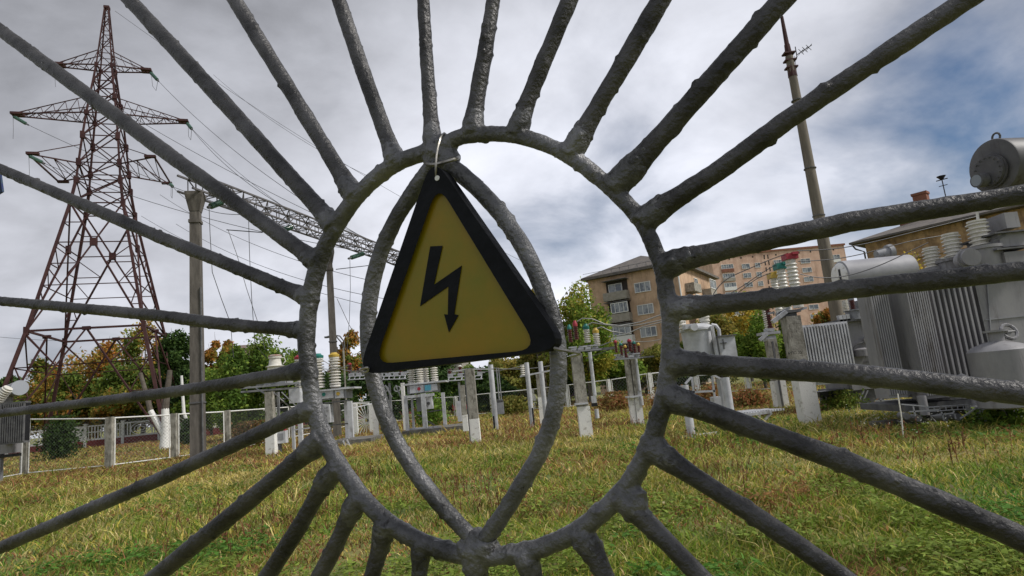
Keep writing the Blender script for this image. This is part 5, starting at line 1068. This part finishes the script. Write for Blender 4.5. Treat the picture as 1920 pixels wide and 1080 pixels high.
# --- lettered post with three big bushings (1500)
F = Fr('insulator_support', 'thick lettered concrete post carrying three large white insulators capped red, green and yellow', 'insulator', 1521, 795)
mb = MB(); F.post(mb, (1479, 594), (1502, 700), 27); F.part('shaft', mb, CONC); mb = MB(); F.post(mb, (1502, 700), (1521, 797), 30); F.part('whitewashed_foot', mb, WHITEW)
text('РЛС 35', .10, F.p(1491, 664, -.225), F.e, BLACK)
mb = MB(); F.bx(mb, 1482, 590, 24, 8, .5, -.15); F.bx(mb, 1487, 583, 30, 5, .6, -.2); F.part('head_plate', mb, GREYD, split=True)
mb = MB(); F.line(mb, (1448, 604), (1474, 584), 10, 4, -.2); F.line(mb, (1455, 590), (1480, 577), 6, 4, .2); F.line(mb, (1484, 585), (1512, 577), 6, 4, 0); F.part('tilted_bracket', mb, GALV, split=True)
mb = MB(); F.line(mb, (1440, 588), (1452, 586), 5, 4, 3); F.line(mb, (1465, 585), (1490, 582), 6, 4, 0, 3); F.part('support_beam', mb, GREY, split=True)
for (pt, pb, w_, cp, dy, cw) in (((1483, 487), (1496, 577), 21, PRED, 0, 23), ((1465, 505), (1476, 582), 17.5, PGRN, 1.5, 20), ((1452, 522), (1460, 586), 14.5, PYEL, 3.0, 17)):
    o = F.ins('insulator', pt, pb, w_, 11, PORC, dy, r0=.78); c_ = F.p(*pt, dy); kk = (F.Y+dy)/FPX; mb = MB(); mb.box((c_[0]-.02, dy, c_[2]+5.5*kk), (cw*kk, .3, 11*kk)); mb.box((c_[0]+.06, dy-.02, c_[2]+10*kk), (cw*.5*kk, .34, 5*kk)); part('cap', mb, cp, o)
for k, (pts, lb, Y) in enumerate((([(1474, 476), (1440, 488), (1400, 506), (1360, 522), (1340, 546), (1334, 560)], 'wire drooping left from the red-capped insulator', 15.5), ([(1456, 496), (1430, 510), (1400, 532), (1360, 556)], 'wire drooping left from the green-capped insulator', 17), ([(1446, 512), (1420, 520), (1390, 545), (1365, 562)], 'wire drooping left from the yellow-capped insulator', 18),
        ([(1495, 470), (1550, 469), (1620, 459), (1720, 433), (1835, 405)], 'upper wire running right from the red-capped insulator', 15), ([(1496, 490), (1560, 488), (1630, 474), (1700, 452), (1780, 440)], 'middle wire running right past the mast', 15.5), ([(1500, 514), (1545, 524), (1600, 516), (1660, 494), (1700, 474), (1740, 455)], 'lower wire slung over the pale oil conservator', 14.5))):
    Q = np.array([at(x, y, Y) for x, y in pts])
    for _ in range(2):
        Q2 = np.empty((len(Q)*2-1, 3)); Q2[::2] = Q; Q2[1::2] = (Q[1:]+Q[:-1])/2; Q2[1:-1] = (Q2[:-2]+2*Q2[1:-1]+Q2[2:])/4; Q = Q2
    wire('bus_wire', list(Q), .012, WIRE, lb, 'wires around the capped insulators')
# --- smaller transformer
F = Fr('power_transformer', 'smaller grey power transformer with wide bright radiator and pale oil conservator', 'transformer', 1600, 762, 'power transformers', Y=18.5)
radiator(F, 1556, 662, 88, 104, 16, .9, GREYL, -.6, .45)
mb = MB(); F.bx(mb, 1618, 662, 62, 130, 1.6, 0); tk = F.part('tank', mb, TGREY); mb = MB(); F.bx(mb, 1614, 598, 84, 5, 2.0, -.2); part('tank_lid', mb, GREYD, tk)
text('Т-2', .16, F.p(1628, 671, -.012), tk, GREYD); text('НН ВН', .11, F.p(1630, 681, -.012), tk, GREYD)
c_ = F.p(1625, 638, -.05); mb = MB(); mb.tube(c_, c_-np.array([0, .12, 0]), .09, n=14); part('gauge', mb, PORC, tk)
mb = MB(); c_ = F.p(1616, 660, -.15); mb.lathe(c_-np.array([0, 0, .12]), c_+np.array([0, 0, .12]), [(0, .2), (.8, .2), (1, .1)], 16); part('relay_pot', mb, TGREY, tk)
mb = MB(); mb.path([F.p(1600, 690, -.1), F.p(1600, 655, -.1), F.p(1606, 645, -.1), F.p(1620, 642, -.1)], .03, 6); part('cable_pipe', mb, GREYD, tk)
mb = MB(); F.line(mb, (1637, 596), (1652, 690), 3, 4, -.1); F.line(mb, (1644, 596), (1659, 690), 3, 4, -.1)
for t in range(7): F.line(mb, (1638+2.1*t, 604+13*t), (1645+2.1*t, 603+13*t), 2, 4, -.1)
F.part('ladder', mb, GREYD)
mb = MB(); z0 = F.z(1643, 513, .6); a_ = F.x(1575, 515, .6); b_ = F.x(1707, 510, .6); rr_ = 31*F.Y/FPX; mb.lathe((a_, .6, z0), (b_, .6, z0), [(0, rr_*.9), (.012, rr_), (.985, rr_), (1, rr_*.9)], 30); cv = F.part('conservator', mb, mat('pale_tank', (.34, .34, .36), .55, (.27, .27, .29), 2, .1, 8))
mb = MB(); mb.lathe((a_-.14, .6, z0), (a_, .6, z0), [(0, rr_*.5), (.3, rr_*.75), (1, rr_*.9)], 24); part('end_cap', mb, WHITEW, cv); mb = MB(); F.line(mb, (1573, 505), (1577, 528), 4, 5, -.1); part('level_gauge', mb, BLACK, cv)
mb = MB(); c_ = F.p(1660, 475, 1.2); mb.lathe(c_-np.array([.3, 0, .03]), c_+np.array([.22, 0, .05]), [(0, .15), (.7, .18), (.72, .24), (1, .24)], 18); F.part('exhaust_pipe', mb, GREY)
for q in (1592, 1680): mb = MB(); F.post(mb, (q, 545), (q+10, 600), 8, dy=.6); F.part('conservator_bracket', mb, GREY)
F.ins('insulator', (1584, 563), (1586, 583), 12, 6, PORC, -.1); F.ins('insulator', (1597, 563), (1599, 581), 11, 6, BROWN, .2)
mb = MB(); c_ = F.p(1602, 590, 0); mb.lathe(c_-np.array([0, 0, .15]), c_+np.array([0, 0, .15]), [(0, .24), (.85, .24), (.87, .28), (1, .28)], 18); F.part('turret', mb, GREY)
mb = MB(); [F.bx(mb, 1577+q*7, 597-q, 6, 12, .15, -.2) for q in range(3)]; F.part('valve', mb, GALV, split=True)
mb = MB(); F.bx(mb, 1622, 577, 20, 30, .5, .1); F.line(mb, (1615, 592), (1640, 580), 6, 4, -.1); F.part('tap_changer_housing', mb, GREY, split=True)
mb = MB(); F.bx(mb, 1560, 738, 44, 10, .8, 0); F.part('base_skid', mb, BLACK); mb = MB(); F.bx(mb, 1620, 742, 70, 30, 1.6, .1); F.part('base_tank', mb, GREYD)
steelwork(F, 'skid_brace', GREY, [((1611, 750), (1620, 732)), ((1618, 752), (1627, 732)), ((1650, 755), (1654, 735)), ((1640, 752), (1690, 749))], 3, -.3, split=True)
DRUM = mat('drum_dark_grey', (.085, .083, .088), .5, (.12, .118, .122), 2.5, .1, 8, stain=(.05, .035, .03))
# --- big transformer
F = Fr('power_transformer', 'large grey transformer with tall ribbed radiators and a big oil drum on top', 'transformer', 1780, 800, 'power transformers')
ff = lambda x0, x1, yt, yb, n, dep, dy, m, ratio, nm: radiator(F, (x0+x1)/2, (yt+yb)/2, x1-x0, yb-yt, n, dep, m, dy, ratio, nm)
def radbank(xc, w, n, dy, ratio, m, dep, nm='radiator', yt=528, yb=738): # xc at mid height
    return radiator(F, xc, (yt+yb)/2, w, yb-yt, n, dep, m, dy, ratio, nm)
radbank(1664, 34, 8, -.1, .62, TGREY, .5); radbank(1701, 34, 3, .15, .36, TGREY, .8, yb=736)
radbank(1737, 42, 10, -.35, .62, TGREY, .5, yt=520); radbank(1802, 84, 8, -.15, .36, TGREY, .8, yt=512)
mb = MB(); F.bx(mb, 1745, 640, 200, 190, .15, 1.3); F.part('radiator_shade_sheet', mb, BLACK)  # black sheet added for the shade between and behind the radiator banks
mb = MB(); F.bx(mb, 1908, 612, 120, 260, 2.4, .2); tk = F.part('tank', mb, TGREY); mb = MB(); F.bx(mb, 1908, 594, 120, 1.5, .03, .18); F.line(mb, (1848, 490), (1866, 740), 3, 4, .18); part('weld_seam', mb, GREY, tk, split=True)
mb = MB(); F.bx(mb, 1905, 480, 150, 8, 2.7, .05); part('tank_lid', mb, GREYD, tk)
cx = F.x(1878, 690, -1.2); kk = (F.Y-1.2)/FPX; zt = F.z(1868, 655, -1.2); mb = MB(); R_ = 48*kk; mb.lathe((cx, -1.2, F.z(1880, 765, -1.2)), (cx, -1.2, zt+.14), [(0, R_*.9), (.02, R_), (.86, R_), (.93, R_*.82), (1, R_*.35)], 32); dv = F.part('dome_vessel', mb, TGREY)
mb = MB(); x = F.x(1864, 630, -1.2); mb.lathe((x, -1.25, zt+.08), (x, -1.25, zt+.34), [(0, .12), (.85, .12), (.86, .19), (1, .19)], 18); part('neck', mb, TGREY, dv)
mb = MB(); c_ = F.p(1892, 622, -1.3)
for j in range(14): a0, a1 = 2*math.pi*j/14, 2*math.pi*(j+1)/14; mb.tube(c_+np.array([.13*math.cos(a0), .05*math.sin(a0), .13*math.sin(a0)]), c_+np.array([.13*math.cos(a1), .05*math.sin(a1), .13*math.sin(a1)]), .03, n=6)
mb.tube(c_, c_+np.array([0, .4, 0]), .05); mb.tube(c_-np.array([.12, 0, 0]), c_+np.array([.12, 0, 0]), .02); part('valve_wheel', mb, TGREY, dv)
# conservator drum
c0 = F.p(1862, 312, .2); ax = np.array([.985, .17, 0.0]); kk = F.Y/FPX; R_ = 54*kk; mb = MB(); mb.lathe(c0, c0+ax*3.4, [(0, R_*.93), (.003, R_*.98), (.012, R_), (1, R_)], 40); cv = F.part('conservator', mb, DRUM)
mb = MB(); off = np.array([-.05, 0, -.10]); mb.lathe(c0-ax*.10+off, c0+ax*.0+off, [(0, R_*.56), (.75, R_*.56), (.76, R_*.62), (1, R_*.62)], 30); part('end_flange', mb, DRUM, cv)
bm2 = MB(); pu = np.array([-ax[1], ax[0], 0])
for j in range(16): a0 = 2*math.pi*j/16; q = c0+off-ax*.115+(pu*math.cos(a0)+zv*math.sin(a0))*R_*.49; bm2.tube(q, q-ax*.03, .016, n=6)
part('flange_bolt', bm2, GREYD, cv, split=True)
mb = MB(); g0 = c0-ax*.12+off+pu*.10-zv*.16; mb.tube(g0, g0-ax*.20, .15, .15, 20); part('level_gauge', mb, GREYD, cv)
mb = MB(); g1 = g0-ax*.201; mb.tube(g1, g1-ax*.006, .12, .12, 20); part('gauge_glass', mb, mat('gauge_glass', (.25, .28, .32), .2), cv)
mb = MB(); q0 = c0+zv*(R_+.07)+ax*.25
for j in range(12): a0, a1 = 2*math.pi*j/12, 2*math.pi*(j+1)/12; mb.tube(q0+(pu*math.cos(a0)+zv*math.sin(a0))*.09, q0+(pu*math.cos(a1)+zv*math.sin(a1))*.09, .022, n=6)
part('lifting_eye', mb, GREYD, cv)
mb = MB(); q1 = c0+ax*1.9-pu*-R_*0+np.array([0, 0, .25]); 
for t_ in (.8, 2.6): c_ = c0+ax*t_; mb.box((c_[0], c_[1], (c_[2]+F.z(1880, 480))/2-R_*.4), (.16, .16, (c_[2]-F.z(1880, 480))-R_*.6))
F.part('conservator_leg', mb, TGREY, split=True)
# bushings and turrets on the lid
F.ins('insulator', (1745, 464), (1752, 512), 30, 7, PORC, 1.0, r0=.72); F.ins('insulator', (1783, 438), (1790, 492), 33, 7, PORC, .7, r0=.72); F.ins('insulator', (1832, 414), (1840, 466), 38, 6, PORC, .3, r0=.72)
mb = MB(); F.line(mb, (1832, 398), (1834, 414), 5, 6, .3); F.part('terminal', mb, PORC)
for q, z_, w_, dy in ((1842, 482, 72, .2), (1792, 502, 60, .7), (1752, 520, 50, 1.0)):
    c_ = F.p(q, z_, dy); kk = (F.Y+dy)/FPX; mb = MB(); mb.lathe(c_-zv*.28, c_+zv*.20, [(0, w_/2*kk*.9), (.86, w_/2*kk*.9), (.87, w_/2*kk), (1, w_/2*kk)], 26); F.part('turret', mb, TGREY)
c_ = F.p(1822, 482, -.35); mb = MB(); mb.tube(c_, c_+np.array([.1, .4, 0]), .17, .17, 20); mb.tube(c_+np.array([.04, .12, 0]), c_+np.array([.05, .16, 0]), .21, .21, 20); F.part('side_flange', mb, TGREY)
mb = MB(); F.bx(mb, 1905, 448, 62, 26, .9, -.1); F.part('terminal_box', mb, TGREY); mb = MB(); F.bx(mb, 1912, 480, 56, 20, .9, -.2); F.part('terminal_box', mb, TGREY)
mb = MB(); F.bx(mb, 1902, 433, 74, 3, 1.1, -.2); F.bx(mb, 1902, 464, 66, 3, 1.1, -.25); F.part('box_lid', mb, GREYD, split=True); mb = MB(); F.bx(mb, 1898, 412, 26, 30, .6, 0); F.part('relay_box', mb, TGREY)
mb = MB(); F.line(mb, (1846, 462), (1885, 440), 5, 4, -.1); F.part('cable_tray', mb, GREYD)
mb = MB(); F.bx(mb, 1868, 447, 16, 14, .3, .4); F.part('rusty_fitting', mb, mat('rust_orange', (.25, .07, .03), .85))
# underframe
for q, y_, w_, h_, d_ in ((1728, 760, 15, 36, 0.1), (1830, 762, 16, 40, 0)): mb = MB(); F.post(mb, (q, y_-h_/2), (q+6, y_+h_/2), w_, dy=d_-.4, n=14); F.part('support_leg', mb, TGREY)
mb = MB(); F.bx(mb, 1790, 757, 180, 12, 1.6, -.1); F.bx(mb, 1860, 775, 90, 26, 1.6, .2); F.part('underframe', mb, GREYD, split=True)
mb = MB(); F.line(mb, (1738, 764), (1822, 758), 2, 5, -.7); F.line(mb, (1738, 772), (1822, 766), 2, 5, -.7)
for q in range(8): F.line(mb, (1740+q*11, 764-q*.9), (1741+q*11, 772-q*.9), 1.5, 4, -.7)
F.part('low_railing', mb, GREY)
for q, y_ in ((1722, 784), (1772, 783), (1797, 782), (1700, 780)):
    c_ = F.p(q, y_, -.8); mb = MB(); mb.tube(c_, c_+np.array([0, .2, 0]), .065, n=14); F.part('roller', mb, GREYD)
steelwork(F, 'pipework', GREY, [((1705, 772), (1760, 768)), ((1745, 780), (1790, 774)), ((1765, 772), (1770, 788)), ((1788, 770), (1792, 786)), ((1800, 785), (1830, 765)), ((1712, 762), (1716, 780)), ((1690, 758), (1740, 762))], 3, -.9, split=True)
mb = MB(); F.bx(mb, 1898, 770, 36, 24, .6, -.9); F.part('pump_box', mb, TGREY); mb = MB(); F.bx(mb, 1862, 775, 26, 26, .5, -.8); F.part('pump_box', mb, GREY)
F = Fr('concrete_kerb', 'old dark concrete kerb half buried in front of the big transformer', 'kerb', 1700, 803, Y=12.9); mb = MB(); a_, b_ = F.p(1640, 800), F.p(1880, 812); mb.box(((a_[0]+b_[0])/2, .1, .06), (b_[0]-a_[0], .25, .22)); F.part('kerb', mb, CONCD)
wire('marker_rod', [G(1694, 824), at(1690, 780, G(1694, 824)[1]), at(1683, 738, G(1694, 824)[1])], .012, PORC, 'thin white rod standing in the grass in front of the big transformer', None, 'rod')
wire('guy_wire', [G(1765, 803), at(1712, 742, 12.5)], .012, WIREL, 'slanting wire stay in front of the transformer underframe')
# --- transformer cut by the left edge
F = Fr('power_transformer', 'small grey transformer with round drum end, cut off by the left picture edge', 'transformer', -6, 912, 'power transformers', Y=22)
radiator(F, 22, 793, 46, 70, 11, .3, GREYD, -.3, .5); mb = MB(); F.bx(mb, -34, 790, 70, 90, .5, .2); F.part('tank', mb, TGREY)
c_ = F.p(37, 727, .2); kk = F.Y/FPX; ax2 = np.array([-.75, .66, 0]); mb = MB(); mb.lathe(c_, c_+ax2*3.5, [(0, 13.5*kk), (1, 13.5*kk)], 26); cv = F.part('conservator', mb, TGREY); mb = MB(); mb.lathe(c_-ax2*.03, c_-ax2*.001, [(0, 14*kk), (1, 14*kk)], 26); part('end_plate', mb, mat('drum_end', (.36, .38, .42), .35), cv)
mb = MB(); a_, b_ = F.p(-4, 752, -.2), F.p(16, 727, -.2); mb.lathe(a_, b_, ribs(6, 5*kk, 9*kk), 14); F.part('insulator', mb, PORC)
mb = MB(); F.bx(mb, 0, 840, 46, 22, .4, .0); F.part('base_tank', mb, TGREY); mb = MB(); F.bx(mb, 0, 856, 46, 5, .4, .1); F.part('base_skid', mb, BLACK); mb = MB(); F.post(mb, (0, 850), (-4, 912), 13, dy=.2, n=12); F.part('leg', mb, GREY)
# --- street lamp, parked cars beyond the fence, small sunburst gate
F = Fr('street_lamp', 'curved double-arm street lamp behind the middle gantry pole', 'street lamp', 650, 790, Y=46); mb = MB(); F.post(mb, (644, 652), (650, 790), 3.5, n=8); F.part('pole', mb, CONC)
for pts in ([(646, 655), (645, 640), (637, 630), (628, 629)], [(646, 655), (640, 642), (628, 628), (614, 631)]): mb = MB(); mb.path([F.p(*q) for q in pts], .05, 6); F.part('arm', mb, GREYD)
for q in ((625, 630), (612, 632)): mb = MB(); F.bx(mb, q[0], q[1], 8, 3, .3); F.part('lamp_head', mb, GREYD)
def car(label, px, py, Y, col, rz=.1):
    c = at(px, py, Y); t = thing('parked_car', label, 'car', (c[0], Y, 0), rz, 'cars parked beyond the fence'); m = mat('car_'+label.split()[0], col, .3, spec=.6)
    prof = [(-2.1, .35), (-2.1, .85), (-1.3, .98), (-.75, 1.42), (.75, 1.45), (1.35, 1.0), (2.1, .9), (2.15, .35)]; mb = MB(); mb.prism([(x, -.8, z) for x, z in prof], (0, 1.6, 0)); part('body', mb, m, t)
    mb = MB(); mb.prism([(-1.15, -.81, 1.0), (-.7, -.81, 1.36), (.68, -.81, 1.38), (1.15, -.81, 1.02)], (0, .02, 0)); part('side_window', mb, PANE, t)
    for x in (-1.35, 1.35): mb = MB(); mb.tube((x, -.84, .33), (x, -.6, .33), .33, n=16); w_ = part('wheel', mb, BLACK, t); mb = MB(); mb.tube((x, -.86, .33), (x, -.845, .33), .18, n=12); part('rim', mb, GALV, w_)
    mb = MB(); mb.box((-2.11, -.55, .7), (.06, .3, .15)); part('headlight', mb, PORC, t)
car('red car parked beyond the far fence behind the grey pipe post', 893, 757, 55, (.35, .02, .03)); car('purple car parked beyond the far fence left of the front disconnector', 1058, 735, 58, (.14, .07, .20), -.2); car('white car parked beyond the far fence between the pipe posts', 962, 752, 60, (.6, .6, .6))
F = Fr('sunburst_gate', 'small pale gate panel with radiating rods between white posts behind the breakers', 'gate', 684, 815, Y=34); mb = MB(); c_ = (688, 788)
for j in range(26):
    a0 = math.pi*(-.5+j*1.9/25)-.9; e_ = (c_[0]+60*math.cos(a0), c_[1]+60*math.sin(a0)); t_ = 1
    for lim, v0, d_ in ((662, c_[0], e_[0]-c_[0]), (692, c_[0], e_[0]-c_[0]), (758, c_[1], e_[1]-c_[1]), (814, c_[1], e_[1]-c_[1])):
        if abs(d_) > 1e-6 and 0 < (lim-v0)/d_ < t_: t_ = (lim-v0)/d_
    F.line(mb, (c_[0]+(e_[0]-c_[0])*t_*.12, c_[1]+(e_[1]-c_[1])*t_*.12), (c_[0]+(e_[0]-c_[0])*t_, c_[1]+(e_[1]-c_[1])*t_), 1.6, 4)
F.part('rod', mb, WHITEW, split=True); steelwork(F, 'gate_frame', WHITEW, [((660, 757), (692, 756)), ((661, 757), (666, 815)), ((663, 815), (697, 813))], 3)
mb = MB(); F.post(mb, (693, 757), (700, 814), 7); F.part('gate_post', mb, WHITEW); mb = MB(); F.post(mb, (664, 757), (670, 816), 8); F.part('gate_post', mb, WHITEW)
# dark blue cloth hanging at the picture's left edge
mb = MB(); q = [gp(-30, 318, -.05), gp(3, 322, -.05), gp(8, 360, -.05), gp(-12, 372, -.05), gp(-32, 366, -.05)]; c_ = q[0]; mb.prism([p-c_ for p in q], GN*.004); o = part('blue_rag', mb, mat('blue_cloth', (.03, .04, .14), .9, (.05, .09, .12), 60)); o.location = tuple(c_); tag(o, 'scrap of dark blue cloth hanging from a rod at the left edge', 'rag')

n = 900; u = rng.uniform(0, 1, n); y = 4.3*(18/4.3)**u; x = rng.uniform(-1, 1, n)*(y*.95+.5); P = np.stack([x, y, ground_h(x, y)+rng.uniform(.03, .09, n)], -1)
o = bpy.data.objects.new('scattered_leaves', leafmesh('scattered_leaves', P, .028, np.array([[.36, .20, .07], [.42, .32, .10], [.24, .11, .06], [.45, .38, .22]])[rng.integers(0, 4, n)])); COL.objects.link(o); tag(o, 'small dry leaves scattered over the near grass', 'leaves', kind='stuff')

F = Fr('cable_bundle', 'dark cables and conduit running down the front of the big transformer tank', 'cables', 1845, 800, Y=12.9)
for k, q in enumerate((1834, 1842, 1850)):
    mb = MB(); mb.path([F.p(q-22, 488), F.p(q-18, 520), F.p(q, 640), F.p(q+8, 700), F.p(q+16, 770)], .018+.006*(k == 1), 6); F.part('cable', mb, GREYD)
